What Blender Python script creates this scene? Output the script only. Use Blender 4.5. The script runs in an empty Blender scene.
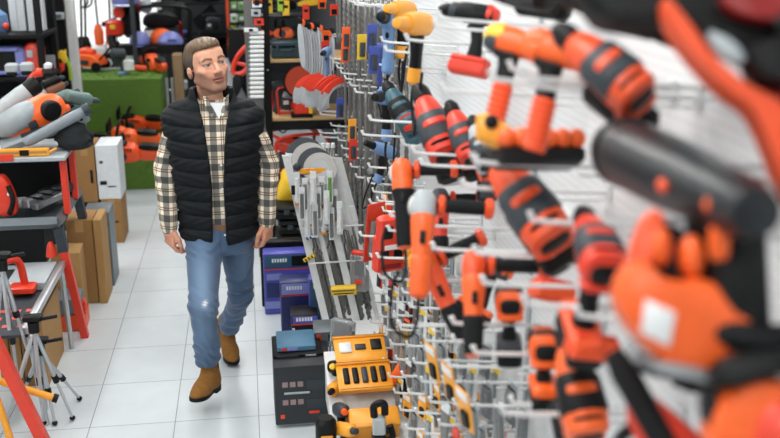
import bpy, bmesh, math, random
import numpy as np
from mathutils import Vector, Matrix, Euler
random.seed(7)
SC = bpy.context.scene
COL = SC.collection
PI = math.pi
# ---------------------------------------------------------------- camera (recovered from the floor tiles)
FPX, PITCH, YAW, EYE = 960.0, math.radians(16.3), math.radians(8.5), Vector((0, 0, 2.25))
FW = Vector((math.sin(YAW)*math.cos(PITCH), math.cos(YAW)*math.cos(PITCH), -math.sin(PITCH)))
RT = Vector((math.cos(YAW), -math.sin(YAW), 0))
UP = RT.cross(FW)
def at(px, py, X=None, Y=None, Z=None):
    """the point of the shop seen at a pixel, on the plane X, Y or Z = const"""
    d = FW + RT*((px-390)/FPX) - UP*((py-219)/FPX)
    t = X/d.x if X is not None else Y/d.y if Y is not None else (Z-EYE.z)/d.z
    return EYE + d*t
cam = bpy.data.objects.new('camera', bpy.data.cameras.new('camera'))
COL.objects.link(cam); SC.camera = cam
cam.data.sensor_width = 36; cam.data.lens = FPX*36/780
m3 = Matrix((RT, UP, -FW)).transposed()
cam.matrix_world = Matrix.Translation(EYE) @ m3.to_4x4()
cam.data.clip_start = 0.05; cam.data.clip_end = 60
cam.data.dof.use_dof = True; cam.data.dof.focus_distance = 4.75; cam.data.dof.aperture_fstop = 1.8
cam.data.dof.aperture_blades = 0
# ---------------------------------------------------------------- materials
def rgb(r, g, b):
    f = lambda c: (c/255/12.92) if c/255 <= .04045 else ((c/255+.055)/1.055)**2.4
    return (f(r), f(g), f(b), 1)
MATS = {}
def mat(name, c, rough=.45, metal=0, var=.12, scale=30, bump=0, spec=.5, trans=0, coat=0, alpha=1):
    """procedural: a principled surface whose colour and roughness wander a little with a noise"""
    if name in MATS: return MATS[name]
    m = bpy.data.materials.new(name); m.use_nodes = True
    nt = m.node_tree; P = nt.nodes['Principled BSDF']; L = nt.links
    tc = nt.nodes.new('ShaderNodeTexCoord'); nz = nt.nodes.new('ShaderNodeTexNoise')
    nz.inputs['Scale'].default_value = scale; nz.inputs['Detail'].default_value = 3
    L.new(tc.outputs['Object'], nz.inputs['Vector'])
    mx = nt.nodes.new('ShaderNodeMix'); mx.data_type = 'RGBA'
    c = rgb(*c)
    mx.inputs[6].default_value = tuple(x*(1-var) for x in c[:3])+(1,)
    mx.inputs[7].default_value = tuple(min(1, x*(1+var)) for x in c[:3])+(1,)
    L.new(nz.outputs['Fac'], mx.inputs[0]); L.new(mx.outputs[2], P.inputs['Base Color'])
    P.inputs['Roughness'].default_value = rough; P.inputs['Metallic'].default_value = metal
    P.inputs['Specular IOR Level'].default_value = spec
    if coat: P.inputs['Coat Weight'].default_value = coat
    if trans: P.inputs['Transmission Weight'].default_value = trans; P.inputs['IOR'].default_value = 1.15
    if alpha < 1: P.inputs['Alpha'].default_value = alpha
    if bump:
        b = nt.nodes.new('ShaderNodeBump'); b.inputs['Strength'].default_value = bump; b.inputs['Distance'].default_value = .002
        L.new(nz.outputs['Fac'], b.inputs['Height']); L.new(b.outputs[0], P.inputs['Normal'])
    MATS[name] = m
    return m
ORANGE = mat('orange_plastic', (244, 100, 36), .4)
DORANGE = mat('deep_orange_plastic', (234, 82, 34), .4)
RED = mat('red_plastic', (222, 60, 36), .38)
DRED = mat('dark_red_plastic', (140, 20, 20), .4)
BLACK = mat('black_plastic', (10, 12, 13), .5, spec=.25)
RUBBER = mat('black_rubber', (17, 20, 22), .7, spec=.25, bump=.3, scale=200)
GREY = mat('dark_grey_plastic', (50, 58, 64), .5, spec=.4)
MGREY = mat('mid_grey_metal', (104, 113, 118), .4, .3)
LGREY = mat('light_grey_plastic', (172, 180, 184), .45)
STEEL = mat('brushed_steel', (168, 172, 174), .32, .85)
DSTEEL = mat('dark_steel', (128, 127, 124), .36, .75)
ALU = mat('aluminium', (186, 190, 193), .35, .6)
YELLOW = mat('yellow_plastic', (247, 200, 50), .4)
AMBER = mat('amber_plastic', (245, 165, 50), .4)
TEAL = mat('teal_plastic', (38, 84, 98), .42)
BLUE = mat('blue_plastic', (66, 84, 168), .42)
LBLUE = mat('pale_blue_plastic', (110, 145, 190), .42)
PERI = mat('periwinkle_plastic', (128, 136, 200), .4)
WHITE = mat('white_plastic', (232, 235, 235), .4)
WMETAL = mat('white_painted_metal', (226, 229, 229), .4)
CARD = mat('brown_cardboard', (152, 113, 66), .85, var=.08, scale=12)
CARD2 = mat('tan_cardboard', (172, 133, 82), .85, var=.08, scale=12)
PAPER = mat('white_paper', (225, 228, 230), .7)
WOOD = mat('pale_wood', (196, 160, 112), .6, var=.2, scale=8)
GLASSY = mat('clear_plastic', (242, 246, 248), .12, trans=.8)
GREEN = mat('leaf_green_plastic', (96, 150, 66), .5)
LIME = mat('lime_green_plastic', (170, 205, 60), .5)
BRASS = mat('brass', (200, 160, 80), .35, .7)
# ---------------------------------------------------------------- mesh builder
def fr(fwd=(1, 0, 0), up=(0, 0, 1)):
    """rotation whose local +X looks along fwd and whose local +Z leans to up"""
    x = Vector(fwd).normalized(); z = Vector(up); z = (z - x*z.dot(x)).normalized(); y = z.cross(x)
    return Matrix((x, y, z)).transposed().to_4x4()
T = Matrix.Translation
def chaikin(p, n=2):
    for _ in range(n):
        q = []
        for i in range(len(p)):
            a, b = p[i], p[(i+1) % len(p)]
            q.append((a[0]*.75+b[0]*.25, a[1]*.75+b[1]*.25)); q.append((a[0]*.25+b[0]*.75, a[1]*.25+b[1]*.75))
        p = q
    return p
class B:
    def __init__(s, M=None): s.v = []; s.f = []; s.M = M or Matrix()
    def _a(s, vs, fs, M=None):
        n = len(s.v); M = s.M @ M if M is not None else s.M
        s.v += [tuple(M @ Vector(v)) for v in vs]; s.f += [tuple(i+n for i in f) for f in fs]; return s
    def loft(s, rings, cap=True, M=None, closed=False):
        k = len(rings[0]); vs = [p for r in rings for p in r]; fs = []
        n = len(rings)
        for i in range(n if closed else n-1):
            for j in range(k):
                a, b = i*k, ((i+1) % n)*k
                fs.append((a+j, a+(j+1) % k, b+(j+1) % k, b+j))
        if cap and not closed: fs += [tuple(range(k))[::-1], tuple((n-1)*k+j for j in range(k))]
        return s._a(vs, fs, M)
    def box(s, c, z, rot=None, ch=None):
        """box with chamfered edges: centre, size"""
        x, y, h = (q/2 for q in z); e = min(z)*.12 if ch is None else min(ch, min(z)*.45)
        if e < 1e-5:
            r = lambda zz, a, b: [(-a, -b, zz), (a, -b, zz), (a, b, zz), (-a, b, zz)]
            rings = [r(-h, x, y), r(h, x, y)]
        else:
            def r(zz, a, b): return [(-a+e, -b, zz), (a-e, -b, zz), (a, -b+e, zz), (a, b-e, zz), (a-e, b, zz), (-a+e, b, zz), (-a, b-e, zz), (-a, -b+e, zz)]
            rings = [r(-h, x-e, y-e), r(-h+e, x, y), r(h-e, x, y), r(h, x-e, y-e)]
        M = T(Vector(c))
        if rot is not None: M = M @ (rot if isinstance(rot, Matrix) else Euler(rot).to_matrix().to_4x4())
        return s.loft(rings, True, M)
    def tube(s, pts, r, n=8, closed=False, flat=1.0):
        pts = [Vector(p) for p in pts]; m = len(pts); rings = []; u = None
        for i, p in enumerate(pts):
            if closed: t = pts[(i+1) % m]-pts[i-1]
            else: t = pts[min(i+1, m-1)]-pts[max(i-1, 0)]
            t.normalize()
            if u is None: u = t.orthogonal().normalized() if abs(t.z) > .9 else t.cross(Vector((0, 0, 1))).normalized()
            u = (u-t*u.dot(t)).normalized(); w = t.cross(u)
            q = r[i] if isinstance(r, (list, tuple)) else r
            rings.append([p+(u*math.cos(2*PI*j/n)+w*math.sin(2*PI*j/n)*flat)*q for j in range(n)])
        return s.loft(rings, True, None, closed)
    def lathe(s, prof, n=20, M=None):
        """profile of (radius, height) turned about local Z"""
        return s.loft([[(max(r, 1e-4)*math.cos(2*PI*j/n), max(r, 1e-4)*math.sin(2*PI*j/n), z) for j in range(n)] for r, z in prof], True, M)
    def latx(s, prof, n=18, M=None):
        """profile of (x, radius) turned about local X"""
        R = Matrix(((0, 0, 1, 0), (1, 0, 0, 0), (0, 1, 0, 0), (0, 0, 0, 1)))
        return s.lathe([(r, x) for x, r in prof], n, (M or Matrix()) @ R)
    def lx(s, secs, n=16, M=None):
        """rounded-box sections along local X: (x, cy, cz, half width y, half height z, exponent)"""
        R = []
        for x, cy, cz, a, b, p in secs:
            ring = []
            for j in range(n):
                t = 2*PI*j/n+PI/n; c, q = math.cos(t), math.sin(t)
                ring.append((x, cy+a*math.copysign(abs(c)**(2/p), c), cz+b*math.copysign(abs(q)**(2/p), q)))
            R.append(ring)
        return s.loft(R, True, M)
    def lz(s, secs, n=16, M=None):
        """the same along local Z: (z, cx, cy, half x, half y, exponent)"""
        R = []
        for z, cx, cy, a, b, p in secs:
            ring = []
            for j in range(n):
                t = 2*PI*j/n+PI/n; c, q = math.cos(t), math.sin(t)
                ring.append((cx+a*math.copysign(abs(c)**(2/p), c), cy+b*math.copysign(abs(q)**(2/p), q), z))
            R.append(ring)
        return s.loft(R, True, M)
    def plate(s, poly, th, r=.006, k=2, M=None, y=0):
        """an outline in local XZ given a thickness along Y, its edges rounded"""
        p = chaikin(poly, k) if k else poly
        cx = sum(q[0] for q in p)/len(p); cz = sum(q[1] for q in p)/len(p)
        ext = max(math.hypot(q[0]-cx, q[1]-cz) for q in p); f = max(.2, 1-r/ext); g = max(.3, 1-.3*r/ext)
        R = []; h = th/2
        for yy, sc in ((-h, f), (-h+.3*r, g), (-h+r, 1), (h-r, 1), (h-.3*r, g), (h, f)):
            R.append([(cx+(q[0]-cx)*sc, y+yy, cz+(q[1]-cz)*sc) for q in p])
        if r <= 0: R = [R[0], R[-1]]
        return s.loft(R, True, M)
    def ell(s, c, r, M=None, n=16, m=9):
        r = (r, r, r) if not hasattr(r, '__len__') else r
        rings = []
        for i in range(m):
            t = PI*(i+.02 if i == 0 else i-.02 if i == m-1 else i)/(m-1)
            rings.append([(c[0]+r[0]*math.sin(t)*math.cos(2*PI*j/n), c[1]+r[1]*math.sin(t)*math.sin(2*PI*j/n), c[2]-r[2]*math.cos(t)) for j in range(n)])
        return s.loft(rings, True, M)
    def torus(s, c, R, r, M=None, n=24, a0=0, a1=2*PI, k=8):
        full = abs(a1-a0-2*PI) < 1e-6
        pts = [Vector((R*math.cos(a0+(a1-a0)*i/(n if full else n-1)), R*math.sin(a0+(a1-a0)*i/(n if full else n-1)), 0)) for i in range(n)]
        Mx = T(Vector(c)) @ (M or Matrix())
        return s.tube([Mx @ p for p in pts], r, k, full)
    def mesh(s, name, m, ang=38):
        me = bpy.data.meshes.new(name); me.from_pydata(s.v, [], s.f); me.update()
        bm = bmesh.new(); bm.from_mesh(me); bmesh.ops.recalc_face_normals(bm, faces=bm.faces); bm.to_mesh(me); bm.free()
        me.polygons.foreach_set('use_smooth', [True]*len(me.polygons))
        me.set_sharp_from_angle(angle=math.radians(ang)); me.materials.append(m)
        return me
    def put(s, name, m, parent=None, label=None, ang=38):
        o = bpy.data.objects.new(name, s.mesh(name, m, ang)); COL.objects.link(o)
        if parent is not None: o.parent = parent
        if label: o['label'] = label
        return o
def tag(o, label, cat, group=None, kind=None):
    o['label'] = label; o['category'] = cat
    if group: o['group'] = group
    if kind: o['kind'] = kind
    return o
def thing(name, label, cat, loc=(0, 0, 0), R=None, group=None, scale=1):
    o = bpy.data.objects.new(name, None); COL.objects.link(o); o.empty_display_size = .05
    place(o, loc, R, scale)
    return tag(o, label, cat, group)
def place(o, loc, R=None, scale=1):
    o.matrix_world = T(Vector(loc)) @ (R if R is not None else Matrix()) @ Matrix.Scale(scale, 4)
    return o
def struct(o): o['kind'] = 'structure'; return o
KIDS = {}
def dup(root, loc, R=None, label=None, group=None, scale=1):
    """a copy of a thing with copies of its parts and sub-parts"""
    def kids(o):
        return list(o.children)
    r = root.copy(); COL.objects.link(r); place(r, loc, R, scale)
    for c in kids(root):
        d = c.copy(); COL.objects.link(d); d.parent = r
        for g in kids(c):
            e = g.copy(); COL.objects.link(e); e.parent = d
    if label: r['label'] = label
    if group: r['group'] = group
    return r
def arc(c, r, a0, a1, n, ax='xz'):
    out = []
    for i in range(n):
        t = math.radians(a0+(a1-a0)*i/(n-1)); u, w = r*math.cos(t), r*math.sin(t)
        out.append((c[0]+u, c[1], c[2]+w) if ax == 'xz' else (c[0]+u, c[1]+w, c[2]) if ax == 'xy' else (c[0], c[1]+u, c[2]+w))
    return out
def curve(pts, n=6):
    """Catmull-Rom through the points"""
    P = [Vector(p) for p in pts]; P = [P[0]*2-P[1]]+P+[P[-1]*2-P[-2]]; out = []
    for i in range(1, len(P)-2):
        a, b, c, d = P[i-1:i+3]
        for k in range(n):
            t = k/n
            out.append(.5*((2*b)+(c-a)*t+(2*a-5*b+4*c-d)*t*t+(3*b-a-3*c+d)*t**3))
    out.append(P[-2]); return out

def ic(a, k=0, r=0):
    """broadside to the aisle: nose at angle a (degrees, 0 = picture right, 90 = up), k tips the nose away, r tips the top away"""
    a = math.radians(a); f = RT*math.cos(a)+UP*math.sin(a); u = UP*math.cos(a)-RT*math.sin(a)
    return fr(f+FW*k, u+FW*r)
def topside(a=0, k=.45, r=0):
    """nose up and leaning a degrees left, its top towards the aisle, grip behind; k tips the nose away"""
    a = math.radians(a); return fr(UP*math.cos(a)-RT*math.sin(a)+FW*k, UP*.0-FW+RT*r)
def ica(a, k=0, r=0):
    """the same for a tool whose nose points left: its top still looks up"""
    a = math.radians(a); f = RT*math.cos(a)+UP*math.sin(a); u = RT*math.sin(a)-UP*math.cos(a)
    return fr(f+FW*k, u+FW*r)
def away(p, a=0, b=0, tilt=0):
    """nose turned away from the aisle end where one stands, a to the right, b upward"""
    d = (Vector(p)-EYE).normalized(); return fr(d+RT*a+UP*b, UP+RT*tilt)

def stand(a=0, k=.25):
    """nose up, top towards the aisle end; local -Y looks to the picture's right; a leans the nose left"""
    a = math.radians(a); f = UP*math.cos(a)-RT*math.sin(a); y = -(RT*math.cos(a)+UP*math.sin(a))
    return fr(f+FW*k, (f+FW*k).cross(y))
# ================================================================ the man: implicit surfaces turned into meshes
class Field:
    """a distance field on a grid; shapes are blended in, surface() meshes the zero level (surface nets)"""
    def __init__(s, lo, hi, h):
        s.lo = np.array(lo, float); s.h = h
        s.n = np.ceil((np.array(hi)-s.lo)/h).astype(int)+1
        s.val = np.ones(s.n, np.float32)
    def _sl(s, lo, hi):
        a = np.maximum(0, np.floor((np.array(lo)-s.lo)/s.h).astype(int)); b = np.minimum(s.n, np.ceil((np.array(hi)-s.lo)/s.h).astype(int)+1)
        if (b <= a).any(): return None, None
        P = np.meshgrid(*[s.lo[i]+s.h*np.arange(a[i], b[i]) for i in range(3)], indexing='ij', sparse=True)
        return tuple(slice(a[i], b[i]) for i in range(3)), P
    def add(s, fn, lo, hi, k=0.01, op='u'):
        m = k+2*s.h
        sl, P = s._sl(np.array(lo)-m, np.array(hi)+m)
        if sl is None: return s
        d = fn(*P).astype(np.float32); v = s.val[sl]
        if op == 'u':
            q = np.maximum(k-np.abs(v-d), 0); s.val[sl] = np.minimum(v, d)-q*q/(4*k+1e-9)
        elif op == 's':
            d = -d; q = np.maximum(k-np.abs(v-d), 0); s.val[sl] = np.maximum(v, d)+q*q/(4*k+1e-9)
        return s
    def cone(s, a, b, ra, rb, k=0.012, op='u'):
        a = np.array(a, float); b = np.array(b, float); ab = b-a; L = ab@ab+1e-12
        def f(X, Y, Z):
            t = np.clip(((X-a[0])*ab[0]+(Y-a[1])*ab[1]+(Z-a[2])*ab[2])/L, 0, 1)
            return np.sqrt((X-a[0]-t*ab[0])**2+(Y-a[1]-t*ab[1])**2+(Z-a[2]-t*ab[2])**2)-(ra+(rb-ra)*t)
        r = max(ra, rb); return s.add(f, np.minimum(a, b)-r, np.maximum(a, b)+r, k, op)
    def ell(s, c, r, R=None, k=0.012, op='u'):
        c = np.array(c, float); r = np.array(r, float); R = np.eye(3) if R is None else R   # R: world -> local
        def f(X, Y, Z):
            x, y, z = X-c[0], Y-c[1], Z-c[2]
            l = [R[i, 0]*x+R[i, 1]*y+R[i, 2]*z for i in range(3)]
            k0 = np.sqrt(sum((l[i]/r[i])**2 for i in range(3))); k1 = np.sqrt(sum((l[i]/r[i]**2)**2 for i in range(3)))+1e-9
            return k0*(k0-1)/k1
        m = np.sqrt(((R.T*r)**2).sum(1)); return s.add(f, c-m, c+m, k, op)
    def surface(s, smooth=1):
        v = s.val; S = v < 0; c = [S[i:S.shape[0]-1+i, j:S.shape[1]-1+j, k:S.shape[2]-1+k] for i in (0, 1) for j in (0, 1) for k in (0, 1)]
        cnt = sum(x.astype(np.int8) for x in c); A = np.argwhere((cnt > 0) & (cnt < 8)); del c, cnt
        idx = -np.ones(np.array(v.shape)-1, np.int32); idx[tuple(A.T)] = np.arange(len(A))
        acc = np.zeros((len(A), 3)); num = np.zeros(len(A))
        offs = [np.array(o) for o in ((0,0,0),(0,0,1),(0,1,0),(0,1,1),(1,0,0),(1,0,1),(1,1,0),(1,1,1))]
        for i in range(8):
            for j in range(i+1, 8):
                if np.abs(offs[i]-offs[j]).sum() != 1: continue
                a = v[tuple((A+offs[i]).T)]; b = v[tuple((A+offs[j]).T)]; m = (a < 0) != (b < 0)
                t = np.where(m, a/(a-b+1e-12), 0)
                acc[m] += (offs[i]+t[:, None]*(offs[j]-offs[i]))[m]; num += m
        V = s.lo+s.h*(A+acc/num[:, None]); F = []
        for ax in range(3):
            u, w = (ax+1) % 3, (ax+2) % 3
            sa = [slice(None)]*3; sb = [slice(None)]*3; sa[ax] = slice(0, -1); sb[ax] = slice(1, None)
            a, b = S[tuple(sa)], S[tuple(sb)]
            for flip, m in ((False, a & ~b), (True, ~a & b)):
                E = np.argwhere(m); E = E[(E[:, u] > 0) & (E[:, w] > 0) & (E[:, u] < s.n[u]-1) & (E[:, w] < s.n[w]-1)]
                du = np.zeros(3, int); du[u] = 1; dw = np.zeros(3, int); dw[w] = 1
                q = np.stack([idx[tuple((E-o).T)] for o in (du+dw, dw, 0*du, du)], 1)
                F.append(q[:, ::-1] if flip else q)
        F = np.concatenate(F); F = F[(F >= 0).all(1)]
        for _ in range(smooth):                                   # one light relax takes the grid steps out
            sm = np.zeros_like(V); n = np.zeros(len(V))
            for q in range(4):
                np.add.at(sm, F[:, q], V[F[:, (q+1) % 4]]+V[F[:, (q+3) % 4]]); np.add.at(n, F[:, q], 2)
            V = V*.5+.5*sm/np.maximum(n, 1)[:, None]
        return V, F
def skin_mesh(name, V, F, m, parent, attr=None):
    me = bpy.data.meshes.new(name); me.vertices.add(len(V)); me.vertices.foreach_set('co', V.astype(np.float32).ravel())
    me.loops.add(F.size); me.polygons.add(len(F))
    me.loops.foreach_set('vertex_index', F.ravel().astype(np.int32)); me.polygons.foreach_set('loop_start', np.arange(0, F.size, 4, dtype=np.int32))
    me.polygons.foreach_set('use_smooth', np.ones(len(F), bool)); me.update(calc_edges=True); me.validate()
    for k, a in (attr or {}).items():
        if a.shape[1] == 4:
            at_ = me.attributes.new(k, 'FLOAT_COLOR', 'POINT'); at_.data.foreach_set('color', a.astype(np.float32).ravel())
        else:
            at_ = me.attributes.new(k, 'FLOAT_VECTOR', 'POINT'); at_.data.foreach_set('vector', a.astype(np.float32).ravel())
    me.materials.append(m); o = bpy.data.objects.new(name, me); COL.objects.link(o); o.parent = parent
    return o
def attr_mat(name, attr, rough, bump=.15, scale=300, sss=0, sheen=0):
    m = bpy.data.materials.new(name); m.use_nodes = True; nt = m.node_tree; L = nt.links; P = nt.nodes['Principled BSDF']
    a = nt.nodes.new('ShaderNodeAttribute'); a.attribute_name = attr
    nz = nt.nodes.new('ShaderNodeTexNoise'); nz.inputs['Scale'].default_value = scale
    tc = nt.nodes.new('ShaderNodeTexCoord'); L.new(tc.outputs['Object'], nz.inputs['Vector'])
    b = nt.nodes.new('ShaderNodeBump'); b.inputs['Strength'].default_value = bump; b.inputs['Distance'].default_value = .001
    L.new(nz.outputs['Fac'], b.inputs['Height']); L.new(b.outputs[0], P.inputs['Normal'])
    P.inputs['Roughness'].default_value = rough
    if sss: P.inputs['Subsurface Weight'].default_value = sss; P.inputs['Subsurface Radius'].default_value = (.012, .004, .002); P.inputs['Subsurface Scale'].default_value = .5
    if sheen: P.inputs['Sheen Weight'].default_value = sheen
    L.new(a.outputs['Color'], P.inputs['Base Color'])
    return m
def ring_xy(prof, z):
    """interpolated (half width, half depth, centre x, centre y) of a torso profile at heights z"""
    zs = [p[0] for p in prof]; return [np.interp(z, zs, [p[i] for p in prof]) for i in (1, 2, 3, 4)]
def build_man():
    man = thing('person', 'man in black quilted vest, plaid shirt and jeans walking down the aisle', 'person', (0, 0, 0))
    man.location = (-.18, 4.62, 0)
    OFF = np.array([.18, -4.62, 0])
    sR, eR, wR = (-.338, 4.60, 1.425), (-.40, 4.63, 1.19), (-.402, 4.575, .90)
    sL, eL, wL = (.008, 4.60, 1.43), (.085, 4.64, 1.195), (.072, 4.585, .905)
    hR, kR, aR = (-.235, 4.62, .90), (-.25, 4.40, .56), (-.245, 4.485, .20)
    hL, kL, aL = (-.085, 4.64, .90), (-.075, 4.74, .475), (-.16, 5.0, .17)
    # head axes: turned to the picture's right, tipped up a little, tilted over
    yaw, pit, rol = math.radians(27), math.radians(6), math.radians(-9)
    Rh = np.array(Matrix.Rotation(rol, 3, 'Y') @ Matrix.Rotation(yaw, 3, 'Z') @ Matrix.Rotation(-pit, 3, 'X'))
    HC = np.array((-.180, 4.585, 1.677)); HS = 1.03; HV = np.array((1.15, 1.07, 1.0))
    hp = lambda x, y, z: HC+Rh @ (np.array((x, y, z))*HV)
    RL = Rh.T
    # torso profile: z, half width, half depth, centre x, centre y (shirt)
    TP = [(.80, .165, .12, -.165, 4.63), (.92, .168, .118, -.163, 4.63), (1.05, .172, .115, -.163, 4.62), (1.2, .188, .122, -.165, 4.61),
          (1.33, .20, .125, -.167, 4.61), (1.42, .19, .105, -.166, 4.61), (1.47, .14, .085, -.166, 4.615), (1.50, .085, .07, -.166, 4.615), (1.53, .06, .06, -.166, 4.615)]
    def torso(off=0, z0=.8, z1=1.54, quilt=0, ex=2.3):
        def f(X, Y, Z):
            w, d, cx, cy = ring_xy(TP, Z)
            o = off
            if quilt:
                ph = (Z-.83+.012*np.cos((X+.165)*9))/.0715
                o = off+quilt*(np.sqrt(np.abs(np.sin(PI*ph)))-.45)+.0035*np.sin(X*70+3*np.sin(Z*43))*np.abs(np.sin(PI*ph))*np.sin(Z*90+Y*60)
            w = w+o; d = d+o
            q = (np.abs((X-cx)/w)**ex+np.abs((Y-cy)/d)**ex)**(1/ex)
            r = (q-1)*np.minimum(w, d)
            return np.maximum(r, np.maximum(z0-Z, Z-z1))
        return f
    # ------------------------------------------------ body (one continuous surface: head, neck, trunk, arms, hands, legs)
    F = Field((-.49, 4.26, .06), (.17, 5.10, 1.84), .0036)
    F.add(torso(-.022, .85, 1.49), (-.37, 4.48, .85), (.05, 4.74, 1.5), .02)
    for s, e, w in ((sR, eR, wR), (sL, eL, wL)):
        F.cone(s, e, .05, .041, .02); F.cone(e, w, .04, .027, .015)
    for h, k, a in ((hR, kR, aR), (hL, kL, aL)):
        F.cone(h, k, .075, .054, .03); F.cone(k, a, .050, .034, .02)
        F.ell(a, (.03, .034, .05), k=.02)
    F.cone((-.166, 4.625, 1.46), hp(0, .025, -.055), .062, .056, .03)
    F.ell(hp(0, .018, .036), np.array((.0765, .097, .087))*HV, RL, .01)
    F.ell(hp(0, -.03, -.035), np.array((.062, .062, .085))*HV, RL, .02)
    for q in (-1, 1):
        F.cone(hp(q*.056, .0, -.056), hp(q*.020, -.066, -.104), .016, .015, .028)
        F.ell(hp(q*.043, -.058, -.022), np.array((.022, .022, .02))*HV, RL, .02)
        F.cone(hp(q*.012, -.090, .022), hp(q*.046, -.077, .022), .010, .009, .014)
    F.ell(hp(0, -.076, -.106), np.array((.022, .014, .015))*HV, RL, .018)
    F.ell(hp(0, -.055, .055), np.array((.055, .04, .035))*HV, RL, .03)
    for q in (-1, 1):
        F.ell(hp(q*.032, -.102, .004), np.array((.019, .02, .0125))*HV, RL, .012, 's')
        F.ell(hp(q*.032, -.0775, .004), np.array((.0125, .0125, .0115))*HV, RL, .004)
        F.cone(hp(q*.018, -.087, .013), hp(q*.045, -.081, .0125), .0042, .0042, .005)       # upper lid
        F.cone(hp(q*.019, -.086, -.008), hp(q*.044, -.081, -.007), .0035, .0035, .005)      # lower lid
        F.ell(hp(q*.078, .006, -.016), np.array((.009, .017, .028))*HV, RL, .008)             # ears
        F.ell(hp(q*.086, .001, -.012), np.array((.006, .009, .016))*HV, RL, .006, 's')
        F.ell(hp(q*.0125, -.102, -.035), np.array((.0085, .011, .0075))*HV, RL, .006)
    F.cone(hp(0, -.084, .018), hp(0, -.112, -.030), .0085, .0110, .011)
    F.ell(hp(0, -.0895, -.0605), np.array((.024, .010, .0055))*HV, RL, .006)
    F.ell(hp(0, -.088, -.0745), np.array((.020, .0105, .007))*HV, RL, .006)
    F.cone(hp(-.022, -.096, -.0675), hp(.022, -.096, -.0675), .0025, .0025, .004, 's')
    # hands: palm, four bent fingers of unequal length, thumb from the side of the palm
    def hand(w, inward):
        """a hanging, half curled hand; inward = +1 when the thigh lies towards +x"""
        w = np.array(w); fwd = np.array((0, -1, 0)); inn = np.array((inward, 0, 0)); dn = np.array((0, 0, -1))
        # back of the hand faces outward-forward: finger row runs front (index) to back (little)
        row = 0.80*fwd+0.60*(inn*0.9); row = row/np.linalg.norm(row); nrm = inn*.85-fwd*.55; nrm = nrm/np.linalg.norm(nrm)   # palm side
        pt = lambda d, r, n: w+dn*d+row*r+nrm*n
        F.cone(pt(-.01, 0, 0), pt(.03, 0, 0), .027, .028, .012)
        for i in range(4):
            r0 = .031-.0195*i; F.cone(pt(.02, r0*.6, 0), pt(.083-.004*abs(i-1), r0, .0), .0155, .0118, .010)
        Ls = ((.040, .026, .020), (.045, .029, .021), (.041, .027, .020), (.032, .021, .018))
        for i in range(4):
            p = pt(.083-.004*abs(i-1), .031-.0205*i, 0); ang = .22+.10*i; rad = .0098-.0006*i
            for j, l in enumerate(Ls[i]):
                ang += (.28, .62, .42)[j]
                q = p+(dn*math.cos(ang)+nrm*math.sin(ang)+row*(-.03*i+.03))*l
                F.cone(p, q, rad-.0004*j, rad-.0011*(j+1), .0035); p = q
        p = pt(.022, .030, .008)
        for j, (dd, rr, nn, ra, rb) in enumerate(((.034, .020, .012, .0145, .0118), (.032, .003, .008, .0118, .0105), (.024, -.006, .010, .0105, .008))):
            q = p+dn*dd+row*rr+nrm*nn; F.cone(p, q, ra, rb, .006); p = q
    hand(wR, 1); hand(wL, -1)
    V, Q = F.surface(1)
    l = ((V-HC) @ Rh)/HV; x, y, z = l.T; head = (z > -.17) & (np.abs(x) < .11) & (V[:, 2] > 1.45)
    c = np.tile(np.array(rgb(216, 160, 132)), (len(V), 1))
    def blend(mask, col, a=1.0):
        w = np.clip(mask, 0, 1)[:, None]*a*head[:, None]; c[:] = c*(1-w)+np.array(rgb(*col))*w
    g = lambda d, s: np.exp(-(d/s)**2)
    front = y < .0
    blend(g(np.abs(np.abs(x)-.045), .02)*g(z+.03, .025)*front, (214, 140, 116), .5)
    blend(g(x, .013)*g(z+.033, .014)*front, (214, 142, 118), .5)
    beard = np.clip((-.038-z-.012*np.cos(x*28)+.022*np.clip((np.abs(x)-.035)/.03, 0, 1))/.014, 0, 1)*np.clip((.03-y)/.02, 0, 1)*(z > -.135)
    blend(beard*(.82+.18*np.sin(x*900)*np.sin(z*830+y*700)), (92, 62, 48), .8)
    blend(g(z+.052, .008)*g(x, .026)*front, (92, 62, 48), .7)
    lip = np.clip(1.25-np.sqrt((x/.0235)**2+((z+.0675)/.0125)**2), 0, .35)/.35*(y < -.07); blend(lip, (176, 100, 88), .7)
    blend(g(z+.0675, .0028)*(np.abs(x) < .023)*(y < -.07), (70, 36, 34), .95)
    for q in (-1, 1):
        bx = x*q
        brow = g(z-.0265-.006*np.clip((bx-.012)/.025, 0, 1)+.008*np.clip((bx-.035)/.015, 0, 1), .0055)*np.clip((bx-.009)/.006, 0, 1)*np.clip((.055-bx)/.008, 0, 1)*front
        blend(brow*1.3, (64, 44, 32), .95)
        r = np.sqrt((bx-.032)**2+((z-.0035)*1.05)**2); eye = (np.abs(bx-.032)/.0135)**2+((z-.0028)/.0058)**2
        blend(np.clip((1.25-eye)/.3, 0, 1)*(y < -.06), (150, 138, 132))
        ix = .032+q*.0025; r = np.sqrt((bx-ix)**2+(z-.0035)**2)
        blend(np.clip((.0068-r)/.0016, 0, 1)*(eye < 1.3)*(y < -.06), (52, 66, 76))
        blend(np.clip((.0032-r)/.0015, 0, 1)*(y < -.06), (22, 22, 24))
        blend(g(z-.0098+.12*(np.abs(bx-.031))**1.5, .0024)*(np.abs(bx-.032) < .0155)*(y < -.06), (70, 46, 38), .85)
        blend(g(np.sqrt((bx-.0125)**2+((z+.042)*1.3)**2), .005)*(y < -.09), (120, 70, 58), .8)
    hz = (V[:, 2] < .92) & (V[:, 2] > .7)
    c[hz] = np.array(rgb(206, 146, 118))
    body = skin_mesh('body', V+OFF, Q, attr_mat('skin', 'col', .48, .08, 400, .12), man, {'col': c})
    # ------------------------------------------------ hair: short sides, longer brushed-back top
    H = Field(HC-.17, HC+.17, .0036)
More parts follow.
